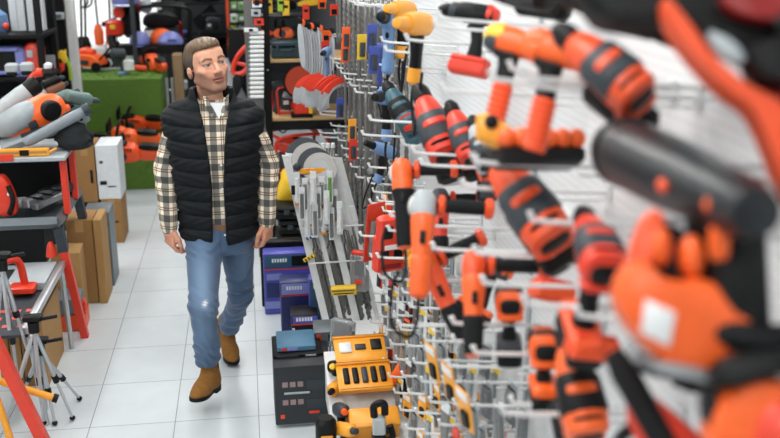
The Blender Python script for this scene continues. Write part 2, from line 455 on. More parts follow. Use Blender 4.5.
    def hair(X, Y, Z):
        a, b, d = X-HC[0], Y-HC[1], Z-HC[2]
        lx, ly, lz = [(Rh[0, i]*a+Rh[1, i]*b+Rh[2, i]*d)/HV[i] for i in range(3)]
        def e(cx, cy, cz, rx, ry, rz):
            k0 = np.sqrt(((lx-cx)/rx)**2+((ly-cy)/ry)**2+((lz-cz)/rz)**2); k1 = np.sqrt(((lx-cx)/rx**2)**2+((ly-cy)/ry**2)**2+((lz-cz)/rz**2)**2)+1e-9
            return k0*(k0-1)/k1
        s = .0016*np.sin(lx*240+ly*60+4*np.sin(ly*45))*np.clip(lz/.05, 0, 1)
        cap = e(0, .02, .036, .0805, .1005, .091)+s
        top = e(-.004, -.020, .092, .066, .082, .040)+s
        k = .02; q = np.maximum(k-np.abs(cap-top), 0); u = np.minimum(cap, top)-q*q/(4*k)
        hl = np.where(ly < -.045, .076+.10*np.clip((np.abs(lx)-.04), 0, .1)*-1, 0)           # hairline over the forehead
        tmp = np.clip((ly+.045)/.03, 0, 1)                                                    # temple, sideburn, nape
        line = (.081-.25*np.clip(np.abs(lx)-.035, 0, .05))*(1-tmp)+tmp*np.where(ly < .004, -.004, -.075+.0*ly)
        fr_ = np.maximum(line-lz, -.02-(ly+.0)*0-1)
        return np.maximum(u, line-lz)*HS
    H.add(hair, HC-.16, HC+.16, .001)
    V, Q = H.surface(1); l = ((V-HC) @ Rh)/HV
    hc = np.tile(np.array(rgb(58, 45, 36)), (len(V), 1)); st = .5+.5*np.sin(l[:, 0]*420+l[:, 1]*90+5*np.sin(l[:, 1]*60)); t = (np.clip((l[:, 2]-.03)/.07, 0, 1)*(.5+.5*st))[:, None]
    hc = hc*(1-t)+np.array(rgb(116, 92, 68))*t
    skin_mesh('hair', V+OFF, Q, attr_mat('hair', 'col', .5, .5, 500), man, {'col': hc})
    # ------------------------------------------------ flannel shirt
    S = Field((-.50, 4.42, .80), (.19, 4.80, 1.60), .005)
    S.add(torso(0, .845, 1.52), (-.40, 4.46, .83), (.06, 4.76, 1.53), .004)
    wob = lambda p, q: tuple(np.array(p)+np.array(q))
    for s, e, w, sg in ((sR, eR, wR, -1), (sL, eL, wL, 1)):
        S.cone(wob(s, (-sg*.012, 0, -.01)), e, .064, .056, .03); S.cone(e, wob(w, (0, 0, .035)), .058, .043, .02); S.cone(wob(w, (0, 0, .055)), wob(w, (0, 0, .006)), .043, .041, .006)
        for t_ in (.12, .3, .48, .72):                                                        # elbow folds
            p = np.array(s)*(1-t_)+np.array(e)*t_ if t_ > .4 else np.array(e)*(1-t_)+np.array(w)*t_
            S.ell(p+np.array((sg*.012, -.036, 0)), (.034, .022, .009), k=.03)
        lo = np.array(w)-.07; hi = np.array(w)+.07
        S.add(lambda X, Y, Z, w=w: np.maximum(Z-(w[2]-.028), -(Z-(w[2]-.3)))+0*X+0*Y, lo, hi, .001, 's')
    V, Q = S.surface(1); uv = np.zeros((len(V), 3))
    lim = np.where(V[:, 0] < -.165, -1, 1); arms = ((V[:, 0] < -.352) | (V[:, 0] > .028)) | ((V[:, 2] < 1.2) & ((V[:, 0] < -.35) | (V[:, 0] > .025)))
    uv[:, 0] = V[:, 0]+.18; uv[:, 1] = V[:, 2]
    for s, e, w, sg in ((sR, eR, wR, -1), (sL, eL, wL, 1)):
        m = arms & (lim == sg); p = V[m]
        s_, e_, w_ = map(np.array, (s, e, w)); zc = np.interp(p[:, 2], [w_[2], e_[2], s_[2]], [0, 1, 2])
        ax = np.stack([np.interp(zc, [0, 1, 2], [w_[i], e_[i], s_[i]]) for i in (0, 1)], 1)
        th = np.arctan2(p[:, 0]-ax[:, 0], -(p[:, 1]-ax[:, 1])); uv[m, 0] = th*.055+.02; uv[m, 1] = p[:, 2]+.02*sg+.10*(p[:, 0]-ax[:, 0])
    plaid = bpy.data.materials.new('flannel_plaid'); plaid.use_nodes = True; nt = plaid.node_tree; L = nt.links; P = nt.nodes['Principled BSDF']; P.inputs['Roughness'].default_value = .9
    a = nt.nodes.new('ShaderNodeAttribute'); a.attribute_name = 'weave'; sp = nt.nodes.new('ShaderNodeSeparateXYZ'); L.new(a.outputs['Vector'], sp.inputs[0])
    fac = []
    for i, per in ((0, .085), (1, .092)):
        d = nt.nodes.new('ShaderNodeMath'); d.operation = 'DIVIDE'; d.inputs[1].default_value = per; L.new(sp.outputs[i], d.inputs[0])
        w = nt.nodes.new('ShaderNodeMath'); w.operation = 'FLOORED_MODULO'; w.inputs[1].default_value = 1; L.new(d.outputs[0], w.inputs[0])
        r = nt.nodes.new('ShaderNodeValToRGB'); r.color_ramp.interpolation = 'CONSTANT'; L.new(w.outputs[0], r.inputs[0])
        cr = r.color_ramp; cr.elements[0].position = 0; cr.elements[0].color = (.19, .205, .22, 1); cr.elements[1].position = .36; cr.elements[1].color = (1, 1, 1, 1)
        for pos, cc in ((.58, (.30, .22, .16, 1)), (.64, (1, 1, 1, 1)), (.70, (.30, .22, .16, 1)), (.76, (1, 1, 1, 1))):
            q = cr.elements.new(pos); q.color = cc
        fac.append(r)
    mx = nt.nodes.new('ShaderNodeMix'); mx.data_type = 'RGBA'; mx.blend_type = 'MULTIPLY'; mx.inputs[0].default_value = 1
    L.new(fac[0].outputs[0], mx.inputs[6]); L.new(fac[1].outputs[0], mx.inputs[7])
    m2 = nt.nodes.new('ShaderNodeMix'); m2.data_type = 'RGBA'; m2.blend_type = 'MULTIPLY'; m2.inputs[0].default_value = 1; m2.inputs[7].default_value = rgb(236, 224, 204)
    gm = nt.nodes.new('ShaderNodeGamma'); gm.inputs[1].default_value = .8; L.new(mx.outputs[2], gm.inputs[0]); L.new(gm.outputs[0], m2.inputs[6]); L.new(m2.outputs[2], P.inputs['Base Color'])
    shirt = skin_mesh('shirt', V+OFF, Q, plaid, man, {'weave': uv})
    # shirt collar, undershirt and buttons
    def wedge(pts, th, name, m, parent, lab=None, back=(0, 1, 0)):
        b = B(); n = len(pts); o = Vector(back)*th
        b.loft([[Vector(p)+Vector(OFF) for p in pts], [Vector(p)+Vector(OFF)+o for p in pts]])
        return b.put(name, m, parent, lab, 20)
    def plaidw(o):
        me = o.data; at_ = me.attributes.new('weave', 'FLOAT_VECTOR', 'POINT')
        at_.data.foreach_set('vector', np.array([(v.co.x+.01, v.co.z+.004, 0) for v in me.vertices], np.float32).ravel())
    w1 = at(203, 96, Y=4.535); w2 = at(206, 108, Y=4.505); w3 = at(212, 118, Y=4.485); w4 = at(214, 112, Y=4.495); w5 = at(208, 98, Y=4.525)
    plaidw(wedge([w1, w2, w3, w4, w5], .012, 'collar', plaid, shirt))
    w1 = at(229, 94, Y=4.535); w2 = at(228, 108, Y=4.505); w3 = at(222, 117, Y=4.485); w4 = at(221, 111, Y=4.495); w5 = at(226, 97, Y=4.525)
    plaidw(wedge([w1, w5, w4, w3, w2], .012, 'collar', plaid, shirt))
    wedge([at(210, 103, Y=4.515), at(226, 103, Y=4.515), at(219, 119, Y=4.497)], .02, 'undershirt', PAPER, man, 'white undershirt')
    for py in (137, 160, 184, 208, 230):
        p = at(218, py, Y=4.6); z = p.z; w, d, cx, cy = [float(q) for q in ring_xy(TP, np.array(z))]
        xx = -.135; yy = cy-d*(1-abs((xx-cx)/w)**2.3)**(1/2.3)
        B(Matrix.Translation(Vector((xx, yy-.001, z))+Vector(OFF)) @ fr((0, 0, 1), (0, -1, 0))).lathe([(.001, 0), (.0058, .0005), (.0058, .0022), (.001, .003)], 12).put('button', WHITE, shirt)
    # ------------------------------------------------ quilted vest, open in front
    W = Field((-.44, 4.42, .76), (.10, 4.80, 1.62), .004)
    W.add(torso(.021, .80, 1.50, 0, 2.5), (-.42, 4.43, .79), (.09, 4.79, 1.53), .004)
    for s in (sR, sL):
        sg = -1 if s is sR else 1
        W.ell((s[0]-sg*.016, 4.61, 1.41), (.082, .098, .086), k=.03); W.cone((s[0]-sg*.01, 4.61, 1.38), (s[0]-sg*.03, 4.615, 1.22), .072, .06, .02)
        W.cone((-.166+sg*.07, 4.615, 1.474), (s[0]-sg*.01, 4.61, 1.426), .066, .068, .03)
    Zg = W.lo[2]+W.h*np.arange(W.n[2]); Xg = W.lo[0]+W.h*np.arange(W.n[0]); Yg = W.lo[1]+W.h*np.arange(W.n[1])
    X_, Y_, Z_ = np.meshgrid(Xg, Yg, Zg, indexing='ij', sparse=True)
    ph = (Z_-.838+.012*np.cos((X_+.165)*9))/.0715; pil = np.sqrt(np.abs(np.sin(PI*ph)))
    W.val -= ((.0135*(pil-.45)+.003*np.sin(X_*70+3*np.sin(Z_*43))*pil*np.sin(Z_*90+Y_*60))*np.clip((1.53-Z_)/.03, 0, 1)).astype(np.float32)
    def collar(X, Y, Z):
        t = (Z-1.46)/.1; cy = 4.618-.01*t; q = np.sqrt(((X+.166)/(.098-.006*t))**2+((Y-cy)/(.093-.004*t))**2)
        front = np.clip((4.58-Y)/.1, 0, 1)
        r = np.abs(q-1)*.092-.0125-.003*np.abs(np.sin(PI*(Z-1.47)/.045))
        return np.maximum(r, np.maximum(1.43-Z, Z-(1.572-.035*front)))
    W.add(collar, (-.29, 4.49, 1.42), (-.04, 4.75, 1.58), .02)
    # the neck opening, the open front, the armholes, the lower hem
    W.add(lambda X, Y, Z: np.maximum(np.sqrt(((X+.166)/.083)**2+((Y-4.618)/.08)**2)-1, 1.45-Z)*.08, (-.26, 4.52, 1.44), (-.07, 4.72, 1.62), .006, 's')
    ez = []
    for (pl, pr, py) in ((194, 234, 96), (197.5, 231, 105), (201, 228, 118), (204.5, 226, 135), (208.5, 225, 160), (211.5, 224.5, 190), (211.5, 226, 215), (212, 227, 243), (212, 229, 262)):
        a_ = at(pl, py, Y=4.475); b_ = at(pr, py, Y=4.475); ez.append((a_.z, a_.x, b_.x))
    ez.sort(); EZ = np.array(ez)
    def gap(X, Y, Z):
        l_, r_ = np.interp(Z, EZ[:, 0], EZ[:, 1]), np.interp(Z, EZ[:, 0], EZ[:, 2])
        return np.maximum(np.maximum(l_-X, X-r_), Y-4.59)
    W.add(gap, (-.27, 4.40, .77), (-.06, 4.6, 1.62), .006, 's')
    W.add(lambda X, Y, Z: np.minimum(Z-(.812+.022*np.clip((np.abs(X+.155)-.02)/.15, 0, 1)**.6+.03*np.clip((Y-4.55)/.1, 0, 1)), 5)+0*X, (-.42, 4.43, .78), (.09, 4.79, .86), .012, 's')
    for s, e in ((sR, eR), (sL, eL)):
        sg = -1 if s is sR else 1
        W.cone((s[0]+sg*.088, s[1], s[2]-.05), (s[0]+sg*.086, s[1]+.015, 1.19), .040, .046, .008, 's')
    V, Q = W.surface(1)
    vest = skin_mesh('vest', V+OFF, Q, mat('quilted_nylon', (13, 18, 22), .6, spec=.2, var=.1, scale=60, bump=.25), man)
    for side in (1, 2):
        pts = []
        for z in np.linspace(.845, 1.44, 26):
            xx = float(np.interp(z, EZ[:, 0], EZ[:, side])); w, d, cx, cy = [float(q) for q in ring_xy(TP, np.array(z))]
            w += .024; d += .024; yy = cy-d*(max(.02, 1-abs((xx-cx)/w)**2.5))**(1/2.5)
            pts.append(Vector((xx, yy+.004, z))+Vector(OFF))
        zp = B().tube(pts, .0045, 6).put('zip_tape', BLACK, vest)
    # ------------------------------------------------ jeans
    J = Field((-.40, 4.26, .16), (.06, 5.12, .98), .0045)
    def pelvis(X, Y, Z):
        w = np.interp(Z, [.74, .84, .95], [.135, .158, .155]); d = np.interp(Z, [.74, .84, .95], [.10, .118, .112])
        q = (np.abs((X+.163)/w)**2.4+np.abs((Y-4.625)/d)**2.4)**(1/2.4); return np.maximum((q-1)*d, np.maximum(.76-Z, Z-.95))
    J.add(pelvis, (-.35, 4.48, .74), (.03, 4.76, .96), .03)
    for h, k, a, sg in ((hR, kR, aR, -1), (hL, kL, aL, 1)):
        fk = 1 if sg < 0 else .9
        h2 = wob(h, (0, 0, -.02)); J.cone(h2, k, .098, .067*fk, .035); J.cone(k, a, .067*fk, .054*fk, .03)
        a_ = np.array(a); k_ = np.array(k); h_ = np.array(h2); ax = (a_-k_)/np.linalg.norm(a_-k_)
        J.cone(k_+(a_-k_)*.6, a_-ax*.0, .058*fk, .055*fk, .02)
        rng = random.Random(5+sg)
        for t_ in (.52, .62, .72, .82, .92):                                                  # stacked folds on the shin
            p = k_*(1-t_)+a_*t_+np.array((rng.uniform(-.03, .03), -.03, rng.uniform(-.01, .01)))
            J.ell(p, (.042, .03, .009), np.array(Euler((0, rng.uniform(-.8, .8), 0)).to_matrix()), .024)
        for t_ in (.12, .25, .85, 1.0):                                                       # pulls at the groin and over the knee
            p = h_*(1-t_)+k_*t_+np.array((sg*.01, -.052, 0))
            J.ell(p, (.055, .026, .010), np.array(Euler((0, -sg*.6 if t_ < .5 else sg*.35, 0)).to_matrix()), .03)
        cut = a_-ax*.032
        J.add(lambda X, Y, Z, c_=cut, n_=ax: -((X-c_[0])*n_[0]+(Y-c_[1])*n_[1]+(Z-c_[2])*n_[2])+0*X, a_-.10+ax*.05, a_+.10+ax*.05, .003, 's')
    gx = [J.lo[i]+J.h*np.arange(J.n[i]) for i in range(3)]; X_, Y_, Z_ = np.meshgrid(*gx, indexing='ij', sparse=True)
    wr = np.sin(Z_*78+X_*62+3.4*np.sin(X_*22+Y_*17)+2.6*np.sin(Z_*23+Y_*19+X_*11))*np.sin(X_*34-Z_*21+Y_*12)
    wm = .35+.65*np.exp(-((Z_-.5)/.1)**2)+.6*np.exp(-((Z_-.27)/.1)**2)+.45*np.exp(-((Z_-.80)/.06)**2)
    J.val -= (.0046*wr*wm*(Z_ < .93)).astype(np.float32)
    V, Q = J.surface(1); p = V
    jc = np.tile(np.array(rgb(70, 94, 124)), (len(V), 1))
    def jb(w, col, a):
        w = (np.clip(w, 0, 1)*a)[:, None]; jc[:] = jc*(1-w)+np.array(rgb(*col))*w
    jb(np.exp(-((p[:, 0]+.245)/.045)**2)*np.exp(-((p[:, 2]-.66)/.16)**2)*(p[:, 1] < 4.56), (136, 164, 192), .6)   # worn thigh
    jb(np.exp(-((p[:, 0]+.25)/.05)**2)*np.exp(-((p[:, 2]-.42)/.12)**2)*(p[:, 1] < 4.48), (118, 148, 178), .4)
    jb(np.exp(-((p[:, 0]+.05)/.05)**2)*np.exp(-((p[:, 2]-.62)/.16)**2)*(p[:, 1] < 4.64), (112, 140, 170), .4)
    jb((np.abs(np.sin(p[:, 2]*260+p[:, 0]*90)) > .3)*np.exp(-((p[:, 0]+.236-.2*(p[:, 2]-.6))/.011)**2-((p[:, 2]-.59)/.012)**2)*(p[:, 1] < 4.45)*1.6, (226, 230, 232), .95)   # frayed rip
    jb(np.exp(-((p[:, 0]+.158)/.004)**2)*(p[:, 2] > .78), (46, 66, 92), .6)
    jeans = skin_mesh('jeans', V+OFF, Q, attr_mat('denim', 'col', .85, .35, 700, sheen=.2), man, {'col': jc})
    B(T(Vector((-.163, 4.625, .905))+Vector(OFF))).lz([(-.016, 0, 0, .160, .117, 2.4), (.016, 0, 0, .160, .117, 2.4)], 40).put('belt', mat('tan_leather', (120, 84, 56), .6), jeans)
    # ------------------------------------------------ suede chelsea boots: upper, elastic gusset, welted sole with heel
    suede = mat('tan_suede', (138, 94, 40), .95, var=.35, scale=45, bump=.5)
    def boot(ank, heel, toe, roll=0):
        heel, toe, ank = Vector(heel), Vector(toe), Vector(ank)
        fx = (toe-heel).normalized(); L0 = (toe-heel).length; k_ = L0/.288; up = Vector((0, 0, 1)); up = (up-fx*up.dot(fx)).normalized(); sd = up.cross(fx)
        R = np.array(Matrix((fx, sd, up)))                                                   # world -> boot axes
        wp = lambda a_, b_, c_: np.array(heel+fx*a_*k_+sd*b_*.92+up*c_)
        K = Field(np.minimum(np.array(heel), np.array(toe))-.14, np.maximum(np.maximum(np.array(heel), np.array(toe)), np.array(ank))+.16, .004)
        K.ell(wp(.20, 0, .043), (.085*k_, .042, .033), R, .02); K.ell(wp(.13, 0, .054), (.10*k_, .040, .040), R, .03); K.ell(wp(.055, 0, .05), (.056*k_, .035, .048), R, .02)
        K.cone(wp(.06, 0, .07), np.array(ank+Vector((0, 0, .065))), .043, .046, .03)
        K.cone(wp(.17, 0, .06), np.array(ank+Vector((0, -.01, -.04))), .034, .036, .03)
        K.add(lambda X, Y, Z: ((X-heel.x)*up.x+(Y-heel.y)*up.y+(Z-heel.z)*up.z)-.022, np.array(heel)-.2, np.array(toe)+.2, .002, 's')
        V, Q = K.surface(1)
        bt = skin_mesh('boot', V+OFF, Q, suede, man)
        M = T(heel+Vector(OFF)) @ Matrix((fx, sd, up)).transposed().to_4x4() @ Matrix.Diagonal((k_, .92, 1, 1))
        out = [(-.006, .0), (.0, .028), (.03, .037), (.09, .036), (.15, .043), (.205, .050), (.25, .043), (.282, .022), (.288, 0)]
        o2 = out+[(a_, -b_) for a_, b_ in out[-2:0:-1]]; o2 = chaikin(o2, 1); sole = B(M)
        sole.loft([[(a_, b_, .012+.006*max(0, (a_-.2)/.09)) for a_, b_ in o2], [(a_, b_, .028+.008*max(0, (a_-.2)/.09)) for a_, b_ in o2]])
        sole.put('sole', RUBBER, bt)
        hh = [(a_, b_) for a_, b_ in o2 if a_ < .078]; hx = max(a_ for a_, b_ in hh); hb = B(M)
        hh = sorted(hh, key=lambda q: math.atan2(q[1], q[0]-.035))
        hb.loft([[(a_, b_*.96, -.004) for a_, b_ in hh], [(a_, b_, .014) for a_, b_ in hh]]); hb.put('heel', RUBBER, bt)
        for q in (-1, 1):
            g0 = wp(.062, q*.040, .075); g1 = np.array(ank+sd*q*.041+Vector((0, 0, .04)))
            B().tube([Vector(g0+OFF), Vector((g0+g1)/2+OFF), Vector(g1+OFF)], [.010, .016, .017], 10, flat=.35).put('elastic_gusset', BLACK, bt)
    boot(aR, (-.212, 4.525, .060), (-.324, 4.325, .066))
    boot((-.165, 5.0, .165), (-.178, 5.10, .040), (-.133, 4.865, .002))
    return man
build_man()
# ================================================================ makers: local +X = nose, +Z = up, sizes in metres
def drill(label, loc, R, body=RED, grip=RUBBER, batt=BLACK, base=None, chuck=BLACK, gear=GREY, group=None, scale=1, name='cordless_drill', cat='drill', ribbed=False, band=None):
    t = thing(name, label, cat, loc, R, group, scale)
    B().lx([(-.082, 0, 0, .016, .018, 2.4), (-.076, 0, 0, .028, .031, 2.6), (-.05, 0, 0, .034, .037, 2.6), (.0, 0, 0, .035, .038, 2.6), (.045, 0, 0, .034, .037, 2.4), (.072, 0, 0, .030, .032, 2.2)]).put('housing', body, t)
    B().lx([(-.088, 0, .004, .018, .018, 2.6), (-.084, 0, .004, .023, .024, 2.6), (-.060, 0, .006, .0352, .033, 2.8), (-.052, 0, .006, .0352, .033, 2.8)]).put('rear_cap', band or gear, t)
    B().latx([(.07, .031), (.078, .0325), (.094, .0315), (.099, .026)]).put('gear_ring', gear, t)
    B().latx([(.097, .022), (.104, .0245), (.122, .0245), (.127, .022), (.146, .014), (.150, .008)]).put('chuck', chuck, t)
    g = B().lz([(-.165, -.036, 0, .030, .025, 2.6), (-.14, -.036, 0, .027, .022, 2.4), (-.10, -.031, 0, .0215, .0175, 2.2), (-.06, -.021, 0, .024, .0185, 2.2), (-.025, -.012, 0, .030, .021, 2.3)])
    if ribbed:
        for k in range(5): g.lz([(-.058-.02*k, -.021-.0035*k, 0, .0265, .0205, 2.2), (-.066-.02*k, -.022-.0035*k, 0, .0265, .0205, 2.2)], 14)
    g.put('grip', grip, t)
    B().lx([(.004, 0, -.052, .008, .014, 2.2), (.015, 0, -.053, .0075, .013, 2.2), (.020, 0, -.055, .005, .010, 2)], 10).put('trigger', BLACK, t)
    if base is not None: B().lx([(-.098, 0, -.170, .026, .010, 3), (-.09, 0, -.17, .035, .014, 3.5), (.03, 0, -.168, .036, .013, 3.5), (.042, 0, -.168, .028, .009, 3)]).put('battery_foot', base, t)
    B().lx([(-.10, 0, -.199, .028, .020, 3.5), (-.092, 0, -.199, .037, .026, 4), (.036, 0, -.199, .037, .026, 4), (.044, 0, -.199, .030, .020, 3.5)]).put('battery', batt, t)
    for q in (-1, 1):
        v = B().box((-.024, q*.0338, .004), (.046, .004, .034), ch=.001)
        for k in range(4): v.box((-.042+.012*k, q*.0352, .004), (.005, .004, .030), ch=.001)
        v.put('vent', BLACK, t)
    return t
def grinder(label, loc, R, body=ORANGE, grip=RUBBER, flange=DORANGE, head=LGREY, group=None, scale=1, cord=True, hand=1, name='angle_grinder', hl=.125, hgrip=RUBBER, sl=-.15):
    t = thing(name, label, 'grinder', loc, R, group, scale)
    B().lx([(-.27, 0, 0, .014, .016, 2.2), (-.262, 0, 0, .024, .026, 2.4), (-.20, 0, 0, .026, .029, 2.4), (-.13, 0, 0, .028, .030, 2.3), (-.075, 0, 0, .034, .036, 2.3), (-.04, 0, 0, .037, .039, 2.3), (-.028, 0, 0, .034, .036, 2.2)]).put('housing', body, t)
    B().lx([(-.262, 0, .006, .0268, .022, 2.6), (-.25, 0, .006, .0278, .0255, 2.6), (min(sl-.01, -.10), 0, .007, .0310, .0275, 2.6), (sl-.01, 0, .008, .030+(.009 if sl > -.1 else 0), .0265+(.006 if sl > -.1 else 0), 2.6), (sl, 0, .007, .028, .022, 2.6)]).put('rubber_sleeve', grip, t)
    B().lx([(-.03, 0, 0, .034, .036, 2.3), (.0, 0, 0, .036, .036, 2.4), (.03, 0, -.004, .032, .030, 2.3), (.045, 0, -.006, .022, .020, 2.2)]).lz([(-.048, .01, 0, .020, .020, 2), (-.02, .01, 0, .026, .026, 2), (.02, .01, 0, .026, .026, 2)]).put('gear_head', head, t)
    B().lathe([(.042, -.066), (.046, -.064), (.046, -.042), (.030, -.040), (.026, -.046), (.040, -.047), (.041, -.066)], 28, T(Vector((.01, 0, 0)))).put('disc_guard', DSTEEL, t)
    B().lathe([(.004, -.058), (.039, -.058), (.039, -.055), (.004, -.054)], 28, T(Vector((.01, 0, 0)))).put('cutting_disc', BLACK, t)
    s = hand; h = t
    M = T(Vector((.005, s*.03, 0))) @ Matrix.Rotation(s*PI/2, 4, 'Z')
    hd = B(M).latx([(.0, .009), (.012, .010), (.018, .026), (.026, .028), (.032, .020), (.05, .020), (.075, .0215), (hl-.01, .0205), (hl-.006, .026), (hl+.004, .026), (hl+.012, .014)]).put('side_handle', hgrip, t)
    B(M).latx([(.010, .020), (.014, .031), (.026, .031), (.032, .022)]).put('flange', flange, hd)
    B(M).latx([(hl-.016, .022), (hl-.011, .0295), (hl+.005, .0305), (hl+.012, .020)]).put('end_ring', flange, hd)
    B().box((-.10, 0, .037), (.035, .016, .010)).put('slide_switch', BLACK, t)
    if cord: B().tube(curve([(-.26, 0, 0), (-.33, 0, .0), (-.38, .02, .01), (-.35, .07, .02), (-.25, .075, .02), (-.2, .06, .03)]), .005, 6).put('power_cord', BLACK, t)
    return t
def chainsaw(label, loc, R, body=ORANGE, top=DORANGE, group=None, scale=1, cover=ORANGE, hm=BLACK):
    t = thing('chainsaw', label, 'chainsaw', loc, R, group, scale)
    B().plate([(-.13, 0), (.10, 0), (.13, .03), (.12, .10), (.06, .135), (-.06, .14), (-.12, .10)], .10, .018, 2).put('housing', body, t)
    B().plate([(-.02, .10), (.10, .09), (.09, .15), (.02, .165), (-.03, .15)], .085, .015, 2).put('top_cover', top, t)
    if hm is BLACK: B().tube(curve([(-.11, 0, .12), (-.2, 0, .135), (-.29, 0, .115), (-.30, 0, .05), (-.22, 0, .02), (-.11, 0, .02)]), [.020]*31, 10).put('rear_handle', hm, t)
    else: B().plate([(-.08, .0), (-.27, .01), (-.32, .05), (-.29, .11), (-.2, .125), (-.08, .12)], .055, .014, 2).put('rear_handle', hm, t)
    B().plate([(-.30, .090), (-.12, .095), (-.11, .145), (-.27, .135)], .06, .010, 2).put('handle_top', BLACK, t)
    B().tube(curve([(.04, .065, .03), (.035, .075, .12), (.02, .05, .20), (.01, -.02, .215), (.01, -.07, .17), (.02, -.07, .05)]), .0115, 10).put('front_handle', BLACK, t)
    B().plate([(.10, .12), (.125, .13), (.12, .22), (.095, .235)], .12, .008, 1).put('hand_guard', BLACK, t)
    b = B().plate([(.10, .03), (.47, .035), (.50, .06), (.47, .085), (.10, .09)], .008, .002, 1, y=-.03).put('guide_bar', DSTEEL, t)
    B().plate([(.14, .02), (.50, .025), (.53, .06), (.50, .095), (.14, .10)], .022, .006, 1, y=-.03).put('bar_cover', cover, b)
    B(T(Vector((.02, .055, .06))) @ Matrix.Rotation(-PI/2, 4, 'X')).lathe([(.045, 0), (.042, .012), (.01, .014)], 18).put('starter_cover', GREY, t)
    v = B()
    for k in range(4): v.box((-.06+.02*k, .052, .11), (.008, .006, .03))
    v.put('vent', BLACK, t)
    return t
def jigsaw(label, loc, R, body=ORANGE, group=None, scale=1):
    t = thing('jigsaw', label, 'jigsaw', loc, R, group, scale)
    B().plate([(-.10, -.055), (.075, -.06), (.095, -.01), (.085, .045), (.02, .06), (-.085, .055), (-.115, .01)], .085, .018, 2).put('housing', body, t)
    B().tube(curve([(.07, 0, .04), (.05, 0, .105), (-.03, 0, .125), (-.13, 0, .10), (-.20, 0, .045), (-.22, 0, .02)]), [.018+.004*math.sin(k*.3) for k in range(31)], 12).put('handle', RUBBER, t)
    B().plate([(.045, .04), (.085, .03), (.115, .075), (.07, .13), (.045, .11)], .06, .010, 2).put('front_grip', body, t)
    B().box((-.01, 0, -.072), (.21, .095, .012), ch=.003).put('sole_plate', STEEL, t)
    B().box((.085, 0, -.11), (.010, .003, .075), ch=.0005).put('saw_blade', DSTEEL, t)
    B().box((-.012, -.0435, .0), (.055, .002, .05), ch=.0005).put('label_plate', LGREY, t, 'pale grey label plate')
    B().tube(curve([(.045, 0, .08), (.0, 0, .09), (-.04, 0, .09)]), .010, 8).put('trigger', BLACK, t)
    return t
def heatgun(label, loc, R, body=AMBER, grip=BLACK, group=None, nose=STEEL, scale=1, name='heat_gun', cat='power tool', cord=None):
    """a corded tool that hangs grip down"""
    t = thing(name, label, cat, loc, R, group, scale)
    B().lx([(-.08, 0, 0, .022, .026, 2.2), (-.07, 0, 0, .036, .040, 2.2), (-.02, 0, 0, .038, .042, 2.2), (.05, 0, 0, .034, .036, 2.2), (.08, 0, 0, .028, .030, 2.2)]).put('housing', body, t)
    B().latx([(.075, .024), (.12, .020), (.15, .017), (.152, .012)]).put('nozzle', nose, t)
    B().lz([(-.20, -.05, 0, .018, .016, 2.2), (-.18, -.05, 0, .026, .022, 2.3), (-.11, -.04, 0, .023, .0195, 2.2), (-.03, -.02, 0, .032, .024, 2.2)]).put('grip', grip, t)
    B().lz([(-.205, -.052, 0, .016, .014, 2.2), (-.195, -.052, 0, .028, .024, 2.3), (-.150, -.046, 0, .027, .023, 2.3), (-.146, -.046, 0, .022, .018, 2.3)]).put('grip_foot', body, t)
    B().lx([(-.012, 0, -.06, .008, .014, 2.2), (.002, 0, -.062, .0075, .013, 2.2), (.007, 0, -.064, .005, .010, 2)], 10).put('trigger', BLACK, t)
    B().latx([(-.088, .014), (-.084, .030), (-.078, .034), (-.074, .03)]).put('rear_vent', BLACK, t)
    B().tube(curve(cord or [(-.052, 0, -.20), (-.055, 0, -.26), (-.05, .02, -.33), (.0, .05, -.37), (.04, .07, -.30), (.05, .07, -.15)]), .0052, 6).put('power_cord', BLACK, t)
    return t
def hook_mesh():
    b = B().tube([(.0, 0, 0), (-.10, 0, .010), (-.22, 0, .024), (-.245, 0, .030), (-.25, 0, .048)], .0052, 6)
    b.box((-.004, 0, 0), (.008, .034, .042), ch=.002)
    return b.tube([(.0, 0, -.02), (-.05, 0, -.016), (-.10, 0, -.009)], .0036, 6).mesh('peg_hook', WMETAL)
HOOKM = hook_mesh(); HOOKS = []
def hook(x, y, z, length=1.0):
    o = bpy.data.objects.new('peg_hook', HOOKM); COL.objects.link(o); o.location = (x, y, z); o.scale = (length, 1, 1)
    tag(o, 'white metal peg hook sticking out of the perforated wall panel', 'hook', 'peg hooks on the perforated wall panel'); HOOKS.append(o); return o
def carton(name, label, c, size, m=CARD, rot=0, group=None, tape=CARD2, cat='box', marks=(), logo=BLACK, R=None):
    """a closed box: body, tape strip over the flap seam, printed marks; c = centre of its base"""
    t = thing(name, label, cat, c, R if R is not None else Matrix.Rotation(rot, 4, 'Z'), group)
    x, y, z = size
    B().box((0, 0, z/2), size, ch=.004).put('body', m, t)
    if tape: B().box((0, 0, z+.0005), (min(.05, x*.4), y*.98, .002), ch=0).box((0, -y/2-.0005, z-.04), (min(.05, x*.4), .002, .08), ch=0).put('tape', tape, t)
    for (u, w, a, b, mm) in marks: B().box((u, -y/2-.001, w), (a, .003, b), ch=0).put('printed_panel', mm, t)
    return t
def toolbox(label, c, size, m=BLACK, latch=RED, rot=0, group=None, name='tool_case', cat='tool case'):
    t = thing(name, label, cat, c, Matrix.Rotation(rot, 4, 'Z'), group); x, y, z = size
    B().box((0, 0, z*.31), (x, y, z*.62), ch=.012).put('case_bottom', m, t)
    B().box((0, 0, z*.81), (x*.985, y*.985, z*.36), ch=.014).put('lid', m, t)
    for q in (-1, 1): B().box((q*x*.3, -y/2-.006, z*.62), (x*.1, .016, z*.3), ch=.003).put('latch', latch, t)
    B().tube(curve([(-x*.16, -y/2, z*.5), (-x*.15, -y/2-.03, z*.5), (0, -y/2-.034, z*.5), (x*.15, -y/2-.03, z*.5), (x*.16, -y/2, z*.5)]), .008, 8).put('handle', GREY, t)
    return t
